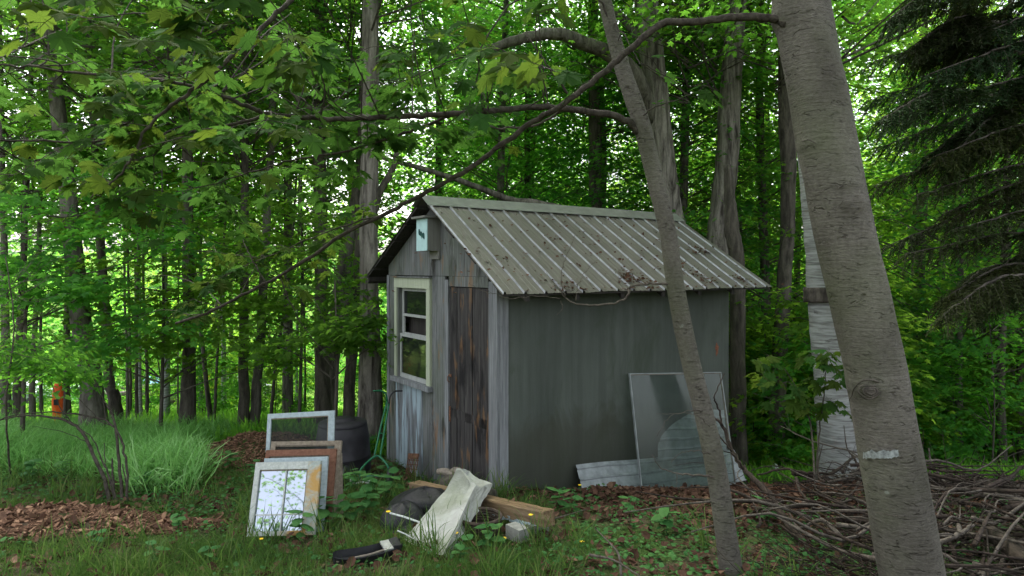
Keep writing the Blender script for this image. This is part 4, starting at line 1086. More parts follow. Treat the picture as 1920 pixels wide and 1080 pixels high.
lit('young maple filling the gaps between the trunks left of the shed with leaves', 560, 9.6, [(px, py, 9.5, .45, 5) for px, py in ((200, 420), (300, 400), (400, 460), (500, 500), (600, 480), (640, 420), (560, 340), (420, 560), (520, 590), (640, 560), (340, 480), (700, 500))])
lit('young maple hung with leaves over the far left wood', 120, 9.6, [(px, py, 9.5, .45, 5) for px, py in ((20, 420), (100, 410), (180, 560), (40, 600), (120, 580), (240, 540), (20, 340), (160, 320))])
# bare-stemmed shrub with leaves on top
g = G(220, 948); shr = empty('bare_shrub', g, 0, 'arching bare-stemmed shrub rooted behind the bark mulch with a leafy top', 'shrub'); b = Bough(shr); D0 = g.y
for pts, w0, w1 in (([(207, 948), (196, 900), (165, 830), (138, 795), (90, 782), (40, 780), (-20, 792)], .036, .010), ([(230, 948), (224, 880), (216, 800), (206, 770), (196, 752)], .030, .012), ([(236, 945), (238, 880), (226, 820), (200, 790), (150, 778), (90, 773), (20, 780), (-30, 800)], .022, .008),
                    ([(222, 948), (205, 890), (190, 860), (172, 820), (150, 805)], .018, .006), ([(214, 946), (212, 890), (210, 860)], .022, .014), ([(240, 940), (236, 905), (230, 870)], .014, .008), ([(218, 946), (198, 870), (195, 830)], .012, .006),
                    ([(216, 800), (190, 790), (160, 760), (120, 720), (70, 690)], .010, .004), ([(138, 795), (110, 760), (90, 700), (60, 650)], .010, .004), ([(200, 790), (190, 740), (170, 700), (150, 670)], .008, .003), ([(165, 830), (120, 810), (60, 800)], .008, .003)):
    b.branch([(x, y, D0 + (948 - y) * .0015 + .05) for x, y in pts], w0, w1, 'stem', 'twig', 7)
b.finish('weed', 0)
mb = MB(); base = np.array(shr.location)
for k in range(70):
    px, py = RS.uniform(-40, 175), RS.normal(665, 28)
    if px > 120: py = RS.normal(690, 14)
    c = np.array(P(px, py + abs(px - 60) * .12, D0 + RS.uniform(.1, .9))) - base
    spray(mb, c, (RS.normal(.6, 1), RS.normal(0, .6), .1), RS.uniform(.15, .28), 26, L_OV, .055, tone=RS.uniform(.6, 1))
mb.build('foliage', M['leaf'], shr, kind='stuff')
# dead pale twigs at the far left
g = G(20, 900); dt = empty('dead_sapling', g, 0, 'dead sapling with a tangle of pale bare twigs at the left edge', 'sapling'); b = Bough(dt)
b.branch([(20, 900, g.y), (12, 760, 5.6), (25, 640, 5.6), (22, 560, 5.6), (10, 480, 5.6)], .018, .008, 'stem', 'twig_pale', 6)
for k in range(34):
    x, y = RS.uniform(-10, 40), RS.uniform(400, 700); pts = [(x, y, 5.6)]
    dx, dy = RS.uniform(8, 34), RS.uniform(-30, 14)
    for j in range(4):
        x += dx * RS.uniform(.6, 1.2); y += dy * RS.uniform(.5, 1.2) + RS.uniform(-8, 8); pts.append((x, y, 5.6 + RS.normal(0, .08)))
    b.branch(pts, .006, .002, 'twig', 'twig_pale', 4)

# ================================================================== THINGS ROUND THE SHED
def rotm(x, y, z): return np.array([x, y, z]).T
def basis(o, xa, ya):
    """right-handed frame from an x edge and a y edge"""
    x = np.array(xa, float); w = np.linalg.norm(x); x /= w
    y = np.array(ya, float); y -= x * y.dot(x); h = np.linalg.norm(y); y /= h
    z = np.cross(x, y); return np.array(o, float), rotm(x, y, z), w, h
def frame_thing(name, label, BL, BR, TL, stiles, mats, pane=None, t=.03, muntin=(), cat='window frame', group='old window frames leaning in a stack'):
    o, R, w, h = basis(BL, np.array(BR) - np.array(BL), np.array(TL) - np.array(BL))
    e = empty(name.replace('window_sash', 'sash_window'), o, 0, label, cat, group); l, r, b_, t_ = stiles
    q = Matrix(R.tolist()).to_4x4(); e.matrix_basis = Matrix.Translation(Vector(o)) @ q
    def bar(nm, x0, x1, y0, y1, m, z0=0, z1=t): return MB().box(((x0 + x1) / 2, (y0 + y1) / 2, (z0 + z1) / 2), (x1 - x0, y1 - y0, z1 - z0)).build(nm, M[m], e)
    bar('stile', 0, l, 0, h, mats[0]); bar('stile', w - r, w, 0, h, mats[1])
    bar('rail', l, w - r, 0, b_, mats[2]); bar('rail', l, w - r, h - t_, h, mats[3])
    bar('bead', l, w - r, h - t_ - .008, h - t_, 'framegrey', .004, t - .008); bar('bead', w - r - .008, w - r, b_, h - t_ - .008, 'framegrey', .004, t - .008)
    if pane: bar('pane', l, w - r - .009, b_, h - t_ - .009, pane, t * .35, t * .35 + .003)
    for (k, a) in muntin:
        if k == 'v': bar('glazing_bar', l + (w - l - r) * a - .004, l + (w - l - r) * a + .004, b_, h - t_ - .009, 'framewhite', t * .35 + .004, t - .006)
        else: bar('glazing_bar', l, w - r - .009, b_ + (h - b_ - t_) * a - .004, b_ + (h - b_ - t_) * a + .004, 'framewhite', t * .35 + .0045, t - .008)
    return e
frame_thing('window_sash', 'front sash of the stack, glass mirroring the sky, with an orange peeling right stile', P(466, 1006, 4.28), P(592, 1003, 4.28), P(484, 868, 4.46), (.034, .085, .03, .05), ('framewhite', 'frameorange', 'frameorange', 'framewhite'), 'pane_sky', .035, (('v', .55), ('h', .26)))
frame_thing('window_sash', 'pale blue sash standing just behind the mirroring front one', P(486, 1000, 4.40), P(608, 996, 4.40), P(497, 860, 4.56), (.03, .035, .03, .03), ('frameblue',) * 4, 'pane_dark', .03)
frame_thing('window_frame', 'reddish brown frame, third in the leaning stack', P(484, 985, 4.50), P(621, 982, 4.50), P(500, 845, 4.70), (.03, .045, .05, .045), ('framebrown',) * 4, 'screen', .03)
frame_thing('window_frame', 'bare greyish brown frame behind the reddish brown one', P(492, 980, 4.60), P(629, 978, 4.60), P(507, 829, 4.82), (.035, .045, .05, .03), ('framegrey',) * 4, 'screen', .03)
frame_thing('window_screen', 'tallest pale blue window screen standing at the back of the stack', P(494, 975, 4.74), P(624, 968, 4.74), P(514, 776, 4.95), (.028, .045, .04, .036), ('frameblue',) * 4, 'screen', .025)
o, R, w, h = basis(P(620, 975, 4.85), P(644, 972, 4.88) - P(620, 975, 4.85), P(634, 850, 4.98) - P(620, 975, 4.85))
tag(MB().box(((w) / 2 , h / 2, 0), (w, h, .02), None).build('grey_board', M['framegrey']), 'narrow grey board leaning at the right of the frame stack', 'board').matrix_basis = Matrix.Translation(Vector(o)) @ Matrix(R.tolist()).to_4x4()

# compost bin
bp_ = P(636, 0, 7.0); bz = float(gz(bp_.x, 7.0))
e = empty('compost_bin', (bp_.x + .04, 7.0, bz - .04), .3, 'black tapered plastic compost bin behind the window frames', 'bin'); e.scale = (.9, .9, .92)
MB().add(*lathe([(.34, -.05), (.335, .1), (.33, .24), (.335, .25), (.325, .26), (.315, .45), (.29, .60), (.275, .61)])).build('bin_body', M['binblack'], e, smooth=True)
MB().add(*lathe([(.285, .60), (.29, .62), (.28, .64), (.18, .665), (.15, .66), (.14, .68), (.0, .685)])).build('lid', M['binblack'], e, smooth=True)
# green reel mower leaning at the wall
def path_obj(name, pts, w, mat, par, n=8, per=5):
    pp = smooth_path([np.array(p) - np.array(par.location) for p in pts], per)
    return MB().tube(pp, w, n).build(name, M[mat], par, smooth=True)
mf = G(690, 912); mo = empty('reel_mower', mf, 0, 'old hand reel mower with a green tubular handle leaning on the gable wall', 'lawn mower')
dm = mf.y + .05
path_obj('handle_tube', [P(729, 757, 7.0), P(722, 800, 6.8), P(713, 855, 6.55)], .010, 'green', mo)
path_obj('handle_tube', [P(726, 752, 7.0), P(714, 800, 6.8), P(702, 855, 6.55)], .010, 'green', mo)
path_obj('grip', [P(729, 757, 7.0), P(732, 742, 7.03), P(740, 734, 7.05), P(754, 733, 7.12)], .0095, 'black', mo)
path_obj('grip', [P(726, 752, 7.0), P(723, 738, 6.98), P(714, 733, 6.95), P(700, 733, 6.9)], .0095, 'green', mo)
path_obj('fork', [P(674, 893, 6.3), P(677, 880, 6.34), P(692, 864, 6.45), P(706, 855, 6.52), P(716, 860, 6.5), P(726, 872, 6.42), P(730, 884, 6.4)], .011, 'green', mo)
path_obj('crossbar', [P(712, 812, 6.75), P(718, 813, 6.75)], .006, 'green', mo)
path_obj('roller', [P(656, 902, 6.25), P(680, 904, 6.27), P(704, 906, 6.3)], .03, 'white', mo, 12)
for px, py, dd in ((648, 898, 6.22), (732, 900, 6.35)):
    c = P(px, py, dd) - mo.location; v, f = lathe([(.0, -.02), (.11, -.02), (.125, -.012), (.125, .012), (.11, .02), (0, .02)], 20)
    R = np.array(Matrix.Rotation(math.radians(90), 3, 'Y'))
    MB().add(v @ R.T + np.array(c), f).build('wheel', M['black'], mo, smooth=True)
mb = MB()
for k in range(5):
    a = k / 5 * 6.28; mb.tube([np.array(P(656, 900, 6.25) - mo.location) + np.array([0, .06 * math.cos(a), .06 * math.sin(a)]), np.array(P(728, 902, 6.33) - mo.location) + np.array([0, .06 * math.cos(a + 1), .06 * math.sin(a + 1)])], .006, 4)
mb.build('reel', M['green'], mo)
# rusty grate
o, R, w, h = basis(P(756, 925, 6.95), P(783, 928, 6.75) - P(756, 925, 6.95), P(762, 858, 7.12) - P(756, 925, 6.95))
gr = empty('iron_grate', o, 0, 'rusty iron grate leaning against the foot of the gable wall', 'grate'); gr.matrix_basis = Matrix.Translation(Vector(o)) @ Matrix(R.tolist()).to_4x4()
w = .19; h = .42
for k in range(9): MB().box((w / 2, h * (k + .5) / 9, 0), (w, .009, .012)).build('crossbar', M['rust'], gr)
for k in range(7): MB().box((w * k / 6, h / 2, .008), (.008, h, .008)).build('bar', M['rust'], gr)
MB().box((w / 2, h - .03, .014), (w, .06, .01)).build('top_plate', M['rust'], gr)
# sill-side driftwood
for pts, rr, lb in (([P(822, 884, 6.2), P(838, 886, 6.1), P(862, 903, 6.0)], [.028, .038, .02], 'curved grey driftwood stick lying on the doorstep'), ([P(838, 893, 6.2), P(856, 886, 6.2), P(880, 898, 6.1)], [.03, .055, .03], 'rounded brown driftwood lump behind the curved stick on the doorstep')):
    tag(MB().tube(smooth_path(pts, 5), rr, 10, rough=.08).build('driftwood', M['drift'], smooth=True), lb, 'driftwood')
tag(MB().tube(smooth_path([P(815, 915, 6.0), P(845, 905, 5.9), P(885, 912, 5.6), P(925, 930, 5.3)], 5), [.05, .075, .07, .05], 12, rough=.08).build('log', M['bark_dark'], smooth=True), 'dark log lying along the doorstep behind the sack', 'log')
# timber beam
A, Bp = np.array(P(778, 914, 5.35)), np.array(P(1030, 972, 4.15)); L = np.linalg.norm(Bp - A)
x = (Bp - A) / L; z = np.array([0, 0, 1.]) - x * x[2]; z /= np.linalg.norm(z); y = np.cross(z, x)
bm_ = empty('timber_beam', A, 0, 'weathered orange-brown timber lying across the rubbish in front of the door', 'beam')
bm_.matrix_basis = Matrix.Translation(Vector(A)) @ Matrix(rotm(x, y, z).tolist()).to_4x4()
V = []; n = 30
ring = [(-.05, -.045), (-.043, -.05), (.043, -.05), (.05, -.043), (.05, .043), (.043, .05), (-.043, .05), (-.05, .043)]
for i in range(n + 1):
    for (a, c) in ring: V.append((L * i / n + (RS.uniform(-.008, .008) if i in (0, n) else 0), a * 1.0 + RS.normal(0, .0015), c * (1.0) + RS.normal(0, .0015)))
fb = [[i * 8 + j, i * 8 + (j + 1) % 8, (i + 1) * 8 + (j + 1) % 8, (i + 1) * 8 + j] for i in range(n) for j in range(8)]
mb = MB().add(V, fb)
for b0 in (0, n): 
    mb.add([V[b0 * 8 + j] for j in range(8)] + [(L if b0 else 0, 0, 0)], [[j, (j + 1) % 8, 8] for j in range(8)])
bt = NT('timber_grain'); g1 = bt.noise(30, 6, (.06, 1, 1), .75, .5); g2 = bt.noise(4, 4, (.5, 1, 1), .6); 
c = bt.ramp(g1, [(.3, (.06, .04, .024)), (.5, (.20, .135, .075)), (.72, (.33, .25, .16))]); c = bt.mix(bt.ramp(g2, [(.5, (0, 0, 0)), (.66, (.8, .8, .8))]), c, (.10, .075, .055))
M['timber'] = bt.end(bt.bsdf(c, .9, g1, .9, .012, spec=.1))
mb.build('beam', M['timber'], bm_)
mb = MB()
for k in range(46):
    s = RS.uniform(.30, .97); mb.box((L * s, -.051, -.047 + RS.normal(0, .006)), (RS.uniform(.015, .06), .004, RS.uniform(.006, .02)), jit=.002)
mb.build('paint_flakes', M['beampaint'], bm_, kind='stuff')
# concrete block under the beam, grey block behind it
c = P(970, 999, 4.12); tag(MB().box((0, 0, 0), (.085, .13, .085), np.array(Matrix.Rotation(.7, 3, 'Z')), jit=.004).build('concrete_block', M['concrete'], loc=c), 'small grey concrete block in the grass propping the beam', 'block')
c = P(1005, 993, 4.4); tag(MB().box((0, 0, 0), (.16, .12, .09), np.array(Matrix.Rotation(.2, 3, 'Z')), jit=.006).build('concrete_block', M['concrete'], loc=c), 'flat grey block in the shadow right behind the small one', 'block')
# the sack
def P3(*a): return np.array(P(*a))
bc = [np.array(P(757, 1010, G(757, 1014).y)), np.array(P(826, 1050, G(826, 1054).y)), np.array(P(852, 1040, G(826, 1054).y + .2)), np.array(P(790, 1002, G(757, 1014).y + .2))]      # foot: left, front, right, back
tc_ = [P3(857, 893, 4.66), P3(893, 906, 4.46), P3(922, 912, 4.66), P3(880, 880, 4.86)]    # mouth
nu, nv = 96, 80; V = []
def edge(c4, u):
    k = int(u) % 4; f = u - int(u); 
    return c4[k] * (1 - f) + c4[(k + 1) % 4] * f
cb, ct = sum(bc) / 4, sum(tc_) / 4
for j in range(nv + 1):
    v = j / nv
    for i in range(nu):
        u = 4 * i / nu
        p = edge(bc, u) * (1 - v) + edge(tc_, u) * v; ctr = cb * (1 - v) + ct * v
        out = p - ctr; r = np.linalg.norm(out); out /= r
        crn = abs((u % 1) - .5) * 2
        amp = .016 * float(vn(u * 2.6, v * 5, 3)) + .014 * float(vn(u * 5 + v * 6, v * 4 - u * 2, 5)) + .006 * float(vn(u * 14, v * 18, 8))
        crease = -.012 * math.exp(-((u - .55 - .1 * math.sin(v * 5)) / .05) ** 2) * math.sin(v * 3.14) + .018 * math.exp(-((u % 4 - .5 - v * .2) / .12) ** 2) * v
        bulge = -.012 * (1 - crn) * math.sin(v * 3.1)
        p = p + out * (amp + crease + bulge) 
        if j >= nv - 6: p = p + np.array([0, 0, .055 * math.exp(-((u - .1) / .45) ** 2) + .055 * math.exp(-((u - 4.1) / .45) ** 2) + .02 * math.sin(u * 4)]) * (j - nv + 7) / 7
        if j <= 2: p = p + out * (.01 * math.sin(u * 9))
        V.append(p)
fs = [[j * nu + i, j * nu + (i + 1) % nu, (j + 1) * nu + (i + 1) % nu, (j + 1) * nu + i] for j in range(nv) for i in range(nu)]
org = cb.copy(); V = np.array(V) - org
sk = empty('woven_sack', org, 0, 'tall open off-white woven sack leaning back over the timber beam', 'sack')
mb = MB().add(V, fs)
mb.add(np.vstack([V[:nu], V[:nu].mean(0)[None] + (ct - cb) * .05]), [[(i + 1) % nu, i, nu] for i in range(nu)])
mb.build('sack_body', M['sack'], sk, smooth=False)
inner = (V[nv * nu:] - (ct - org)) * .97 + (ct - org); low = (V[(nv - 28) * nu:(nv - 27) * nu] - (ct - org)) * .9 + (ct - org)
MB().add(np.vstack([V[nv * nu:], inner, low, low.mean(0)[None]]), [[i, (i + 1) % nu, (i + 1) % nu + nu, i + nu] for i in range(nu)] + [[i + nu, (i + 1) % nu + nu, (i + 1) % nu + 2 * nu, i + 2 * nu] for i in range(nu)]).build('lining', M['sack'], sk, smooth=True)
# black tub (tipped), dark boards under it, wicker basket
def blob(c, r, mat, name, label, cat, seed, squash=(1, 1, 1), rotz=0, amp=.12):
    V = []; nu_, nv_ = 26, 15
    for j in range(nv_ + 1):
        th = math.pi * j / nv_
        for i in range(nu_):
            ph = 2 * math.pi * i / nu_; k = 1 + amp * float(vn(math.cos(ph) * 1.7 + 9, math.sin(ph) * 1.7 + th * 1.6, seed))
            V.append((r * k * math.sin(th) * math.cos(ph) * squash[0], r * k * math.sin(th) * math.sin(ph) * squash[1], r * k * math.cos(th) * squash[2]))
    f = [[j * nu_ + i, (j + 1) * nu_ + i, (j + 1) * nu_ + (i + 1) % nu_, j * nu_ + (i + 1) % nu_] for j in range(nv_) for i in range(nu_)]
    o = MB().add(V, f).build(name, M[mat], None, True, c, (0, 0, rotz)); return tag(o, label, cat)
v, f = lathe([(0, -.0), (.14, 0), (.155, .02), (.185, .22), (.2, .25), (.205, .26), (.195, .26), (.17, .22), (.13, .03), (0, .02)], 26)
def lay(v, c, ax, tilt): return v @ np.array(Matrix.Rotation(tilt, 3, ax)).T + np.array(c)
tb_ = empty('rubber_tub', P(770, 985, 4.5), 0, 'black rubber tub lying tipped over beside the sack', 'tub')
MB().add((v * 1.0) @ np.array(Matrix.Rotation(math.radians(120), 3, 'X') @ Matrix.Rotation(.4, 3, 'Z')).T, f).build('tub_body', M['blackrough'], tb_, smooth=True)
blob(P(752, 978, 4.42), .13, 'blackrough', 'rubbish_bag', 'crumpled shiny black rubbish bag in front of the tub', 'bag', 4, (1.1, 1, .95), amp=.35)
blob(P(795, 950, 4.75), .17, 'blackrough', 'rubbish_bag', 'larger black rubbish bag pressed under the beam behind the sack', 'bag', 6, (1.5, 1, .8), amp=.3)
bk = empty('wicker_basket', P(900, 1028, 4.25), .2, 'dark rotting wicker basket standing under the beam right of the sack', 'basket')
mb = MB()
for k in range(13):
    z_ = .016 * k; rr = .10 + .035 * k / 12; n_ = 40; a = np.linspace(0, 2 * np.pi, n_ + 1)
    pts = [(math.cos(q) * (rr + .004 * math.sin(q * 12 + k * 3.14)), math.sin(q) * (rr + .004 * math.sin(q * 12 + k * 3.14)), z_) for q in a]; mb.tube(np.array(pts), .008, 4, cap=False)
mb.build('weave', M['wicker'], bk)
mb = MB().tube(np.array([(math.cos(q) * .14, math.sin(q) * .14, .212) for q in np.linspace(0, 6.2832, 30)]), .012, 6, cap=False); mb.build('rim', M['wicker'], bk)
mb = MB()
for k in range(24):
    q = k / 24 * 6.28; mb.tube([(.105 * math.cos(q), .105 * math.sin(q), 0), (.142 * math.cos(q), .142 * math.sin(q), .21)], .004, 4)
mb.build('stakes', M['wicker'], bk, kind='stuff')
# brown board under beam
A = P3(740, 940, 5.0); o, R, w, h = basis(P3(735, 965, 4.9), P3(835, 950, 4.7) - P3(735, 965, 4.9), P3(790, 925, 5.4) - P3(735, 965, 4.9))
bd = tag(MB().box((w / 2, h / 2, 0), (w, h, .03), jit=.01).build('brown_board', M['framegrey']), 'dark brown board lying under the left end of the beam', 'board'); bd.matrix_basis = Matrix.Translation(Vector(o)) @ Matrix(R.tolist()).to_4x4()
# white stake and pale stick
for a, b_, r_, nm, lb in ((P(731, 962, 4.15), P(786, 979, 4.1), .006, 'plastic_stake', 'thin white plastic stake sticking out over the black bag'), (P(745, 995, 4.0), P(775, 1010, 3.98), .004, 'plastic_stake', 'thin pale stalk just below the white stake')):
    tag(MB().tube([a, (a + b_) / 2 + Vector((0, 0, .004)), b_], r_, 6).build(nm, M['white']), lb, 'stake')
# black plastic tray with a metal clip in the grass
tr = empty('plastic_tray', P(690, 1052, 3.75), 0, 'long black plastic trough with a silver clip lying in the front grass', 'trough')
tr.location.z = float(gz(tr.location.x, 3.75)) + .03; tr.rotation_euler = (.15, 0, math.radians(28))
mb = MB(); prof = [(-.05, .035), (-.045, .04), (-.03, .0), (.03, .0), (.045, .04), (.05, .035), (.035, -.012), (-.035, -.012)]
V = []; n = 16
for i in range(n + 1):
    s = i / n; k = (1 - (2 * s - 1) ** 6 * .5)
    for a, c in prof: V.append((-.2 + .4 * s, a * k * 1.1, c + .02 * (2 * s - 1) ** 2))
mb.add(V, [[i * 8 + j, i * 8 + (j + 1) % 8, (i + 1) * 8 + (j + 1) % 8, (i + 1) * 8 + j] for i in range(n) for j in range(8)])
mb.build('trough_body', M['black'], tr, smooth=False); MB().box((.11, 0, .047), (.055, .1, .012)).build('clip', M['steel'], tr); MB().box((.165, 0, .045), (.05, .09, .03), jit=.006).build('end_block', M['black'], tr)
MB().tube([(-.19, -.03, .03), (0, -.05, .045), (.1, -.04, .05)], .006, 5).build('rod', M['drift'], tr)

# corrugated sheets and the leaning glass door against the side wall
def wallpt(px, off):
    """a point off metres in front of the long wall, seen at px"""
    r = (px - 960) / F; Cx, Cy = -.124 + off * .5736, 5.95 - off * .819
    u = (r * Cy - Cx) / (.819 - .5736 * r)
    return np.array([Cx + .819 * u, Cy + .5736 * u])
def WP(px, py, off):
    q = wallpt(px, off); return np.array(P(px, py, q[1]))
def corrugated(name, label, TL, TR, BL, pitch=.11, amp=.008, cut=None):
    o, R, w, h = basis(BL, TR - TL, TL - BL); e = empty(name, o, 0, label, 'metal sheet', 'corrugated sheets against the side wall'); e.matrix_basis = Matrix.Translation(Vector(o)) @ Matrix(R.tolist()).to_4x4()
    ny, nx_ = 60, 24; V = []
    for j in range(ny + 1):
        yy = h * j / ny; ph = (yy / pitch) % 1; z = amp * (1 if ph < .16 else (0 if ph > .24 else 1 - (ph - .16) / .08)) if ph > .03 else amp * ph / .03
        for i in range(nx_ + 1):
            x_ = w * i / nx_; xl = 0 if cut is None else cut(yy / h) * w
            V.append((xl + (w - xl) * i / nx_, yy + .006 * math.sin(i * .5), z + .01 * float(vn(x_ * 2, yy * 3, 2))))
    MB().add(V, [[j * (nx_ + 1) + i, j * (nx_ + 1) + i + 1, (j + 1) * (nx_ + 1) + i + 1, (j + 1) * (nx_ + 1) + i] for j in range(ny) for i in range(nx_)]).build('ribbed_sheet', M['galv'], e)
    return e
corrugated('corrugated_sheet', 'low corrugated metal sheet leaning lengthwise at the foot of the side wall', WP(1087, 871, .03), WP(1382, 842, .03), WP(1098, 945, .22))
corrugated('corrugated_sheet', 'taller corrugated sheet with a rounded left edge seen through the leaning glass', WP(1235, 772, .008), WP(1362, 768, .008), WP(1235, 905, .12), cut=lambda t: .55 * max(0, (t - .45) / .55) ** 2.2)
frame_thing('storm_window', 'large tilted storm window of dusty clear glass leaning on the side wall', WP(1203, 938, .33), WP(1203, 938, .33) + (WP(1342, 698, .04) - WP(1168, 701, .04)), WP(1150, 701, .04), (.012, .012, .012, .010), ('galv',) * 4, 'pane_clear', .02, cat='storm window', group=None)

# far things between the trunks at the left
on_ground = lambda px, d: Vector((P(px, 0, d).x, d, float(gz(P(px, 0, d).x, d))))
q = on_ground(109, 11.3); e = empty('upright_canoe', q, .2, 'small orange-red canoe stood on end against a trunk in the left wood', 'canoe')
V = []; n = 14; H_ = .72
for j in range(n + 1):
    s = j / n; w_ = .10 * math.sin(math.pi * (.12 + .76 * s)) ** .6
    for a in np.linspace(0, math.pi, 9): V.append((math.cos(a) * w_, -math.sin(a) * w_ * .6, .1 + H_ * s))
MB().add(V, [[j * 9 + i, j * 9 + i + 1, (j + 1) * 9 + i + 1, (j + 1) * 9 + i] for j in range(n) for i in range(8)]).build('hull', M['orange'], e, smooth=True)
MB().box((0, -.075, .5), (.07, .02, .1)).build('patch', M['black'], e)
def car(px, d, mat, rz, label):
    q = on_ground(px, d); e = empty('parked_car', q, rz, label, 'car', 'cars parked beyond the wood')
    side = [(-2.1, .35), (-2.15, .75), (-1.95, .95), (-1.2, 1.0), (-.7, 1.42), (.8, 1.45), (1.5, 1.02), (2.05, .9), (2.15, .6), (2.1, .35)]
    mb = MB(); m = len(side); V = [(x, y, z) for y in (-.82, -.8, .8, .82) for x, z in [(a * (1 if abs(y) < .81 else .985), b if b < 1.05 else b - (0 if abs(y) < .81 else .03)) for a, b in side]]
    f = [[k * m + i, k * m + (i + 1) % m, (k + 1) * m + (i + 1) % m, (k + 1) * m + i] for k in range(3) for i in range(m)]
    mb.add(V, f)
    for k in (0, 3): mb.add([V[k * m + i] for i in range(m)] + [(0, V[k * m][1], .8)], [[i, (i + 1) % m, m] for i in range(m)])
    mb.build('body', M[mat], e)
    for y in (-.835, .835):
        MB().add([(-1.1, y, 1.0), (1.35, y, 1.02), (.75, y, 1.38), (-.65, y, 1.36)], [[0, 1, 2, 3]]).build('side_window', M['pane_dark'], e)
        for x in (-1.35, 1.35):
            v, f = lathe([(.0, -.1), (.22, -.1), (.33, -.09), (.34, 0), (.33, .09), (0, .1)], 18); v = v @ np.array(Matrix.Rotation(math.pi / 2, 3, 'X')).T
            MB().add(v + np.array([x, y * .96, .34]), f).build('wheel', M['black'], e, smooth=True)
    return e
car(20, 36, 'cargrey', .2, 'grey-blue car far off at the left edge between trunks'); car(175, 38, 'carwhite', -.2, 'white car seen behind the broad brown trunk')
car(435, 37, 'cargrey', .05, 'pale grey car behind the twin thin trunks')
q = on_ground(292, 34); blob(q + Vector((0, 0, .6)), .9, 'carblue', 'tarpaulin_heap', 'heap under a blue and white tarpaulin far off behind the pale grass', 'tarpaulin', 9, (1.2, .8, .8), amp=.4)
q = on_ground(392, 33); e = empty('yellow_digger', q, .3, 'small yellow digger partly hidden by the thin trunks', 'digger')
MB().box((0, 0, .8), (1.1, .9, .55), jit=.05).build('body', M['yellow'], e); MB().box((-.2, 0, 1.35), (.6, .7, .5), jit=.04).build('cab', M['yellow'], e); MB().box((0, .0, .28), (1.3, 1, .45), jit=.04).build('track', M['black'], e)
MB().tube(smooth_path([(.5, 0, 1), (1.2, 0, 1.7), (1.7, 0, .9)], 4), .09, 6).build('arm', M['yellow'], e)
gq = 'logs stacked beyond the wood'
for k in range(14):
    q = on_ground(225 + (k % 7) * 19, 31 + RS.uniform(0, 1)); L2 = RS.uniform(1.6, 3); z_ = .18 + .3 * (k // 5)
    lb = 'felled brown log in the far log pile, low and long'
    o = MB().tube([(-L2 / 2, 0, 0), (0, .02, .02), (L2 / 2, 0, 0)], RS.uniform(.13, .2), 9).build('felled_log', M['bark'], None, True, q + Vector((0, 0, z_)), (0, RS.uniform(-.05, .05), RS.uniform(-.2, .2)))
    tag(o, 'brown log lying in the far log pile behind the pale grass', 'log', gq)

# ================================================================== GROUND COVER
def xy_in(n, fn):
    out = [];
    while len(out) < n:
        p = fn(); out.append(p)
    return np.array(out)
def on(x, y, h=0): return np.stack([x, y, gz(x, y) + .022 * vn(x * 9, y * 9, 5) + .03 * vn(x * 5, y * 5, 6) + h], 1)
ang35 = (.819, .5736)
def in_shed(x, y, m=.0):
    dx, dy = x + .124, y - 5.95; u = dx * .819 + dy * .5736; v = -dx * .5736 + dy * .819
    return (u > -.02 - m) & (u < L_ + m) & (v > -.02 - m) & (v < W_ + m)
def litter_w(x, y):     # where leaf litter lies instead of grass
    a = np.exp(-(((x - 1.9) / 1.5) ** 2 + ((y - 5.7) / .95) ** 2) ** 2) + np.clip((x - .9) * .7, 0, 1) * np.clip((y - 3.9) * .8, 0, 1) * .9
    return np.clip(a + .6 * vn(x * 1.7, y * 1.7, 21), 0, 1)
def mulch_w(x, y):
    a = ((x + 3.15) / 1.0) ** 2 + ((y - 4.45) / .5) ** 2; b = ((x + 3.25) / .75) ** 2 + ((y - 7.9) / .95) ** 2
    k = 1.25 + 1.1 * vn(x * 2.5, y * 2.5, 4)
    return ((a < k) | (b < k)).astype(float)
L_BL = (np.array([(-.035, 0, 0), (.035, 0, 0), (.03, .45, .05), (-.03, .45, .05), (.018, .8, .2), (-.018, .8, .2), (0, 1, .42)], float), np.array([[0, 1, 2], [0, 2, 3], [3, 2, 4], [3, 4, 5], [5, 4, 6]]))
L_BR = (np.array([(-.035, 0, 0), (.035, 0, 0), (.032, .4, .06), (-.032, .4, .06), (.024, .72, .28), (-.024, .72, .28), (0, .82, .62)], float), L_BL[1])
L_BS = (np.array([(-.05, 0, 0), (.05, 0, 0), (.035, .55, .08), (-.035, .55, .08), (0, 1, .35)], float), np.array([[0, 1, 2], [0, 2, 3], [3, 2, 4]]))
def blades(name, x, y, ln, tpl, mat, wid=1.0, lean=.35, tone=None, h=-.01):
    n = len(x); fw = np.stack([RS.normal(0, lean, n), RS.normal(0, lean, n), np.ones(n)], 1); a = RS.uniform(0, 6.28, n)
    nr = np.stack([np.cos(a), np.sin(a), np.zeros(n)], 1)
    mb = MB(); scatter(mb, tpl, on(x, y, h), fw, nr, ln, rnd=tone, wid=wid); return mb.build(name, M[mat], kind='stuff')
def frus(n, d0, d1, pw=1.0, m=.86):
    d = d0 + (d1 - d0) * RS.uniform(0, 1, n) ** pw; return RS.uniform(-1, 1, n) * d * m, d
x, y = frus(190000, 2.6, 8.0, 1.35)
k = (litter_w(x, y) < RS.uniform(.15, .9, len(x))) & (mulch_w(x, y) < .5) & ~in_shed(x, y, .02) & (vn(x * 3.1, y * 3.1, 14) > RS.uniform(-.5, .1, len(x)))
k &= RS.uniform(0, 1, len(x)) > np.clip((x - .1) * .9, 0, .72)
k &= ~(((x + .83) / .3) ** 2 + ((y - 3.62) / .22) ** 2 < 1)
x, y = x[k], y[k]; tone = np.clip(.42 + .9 * vn(x * 1.3, y * 1.3, 8) + RS.normal(0, .2, len(x)) - .25 * np.clip(x + .5, 0, 1), 0, 1)
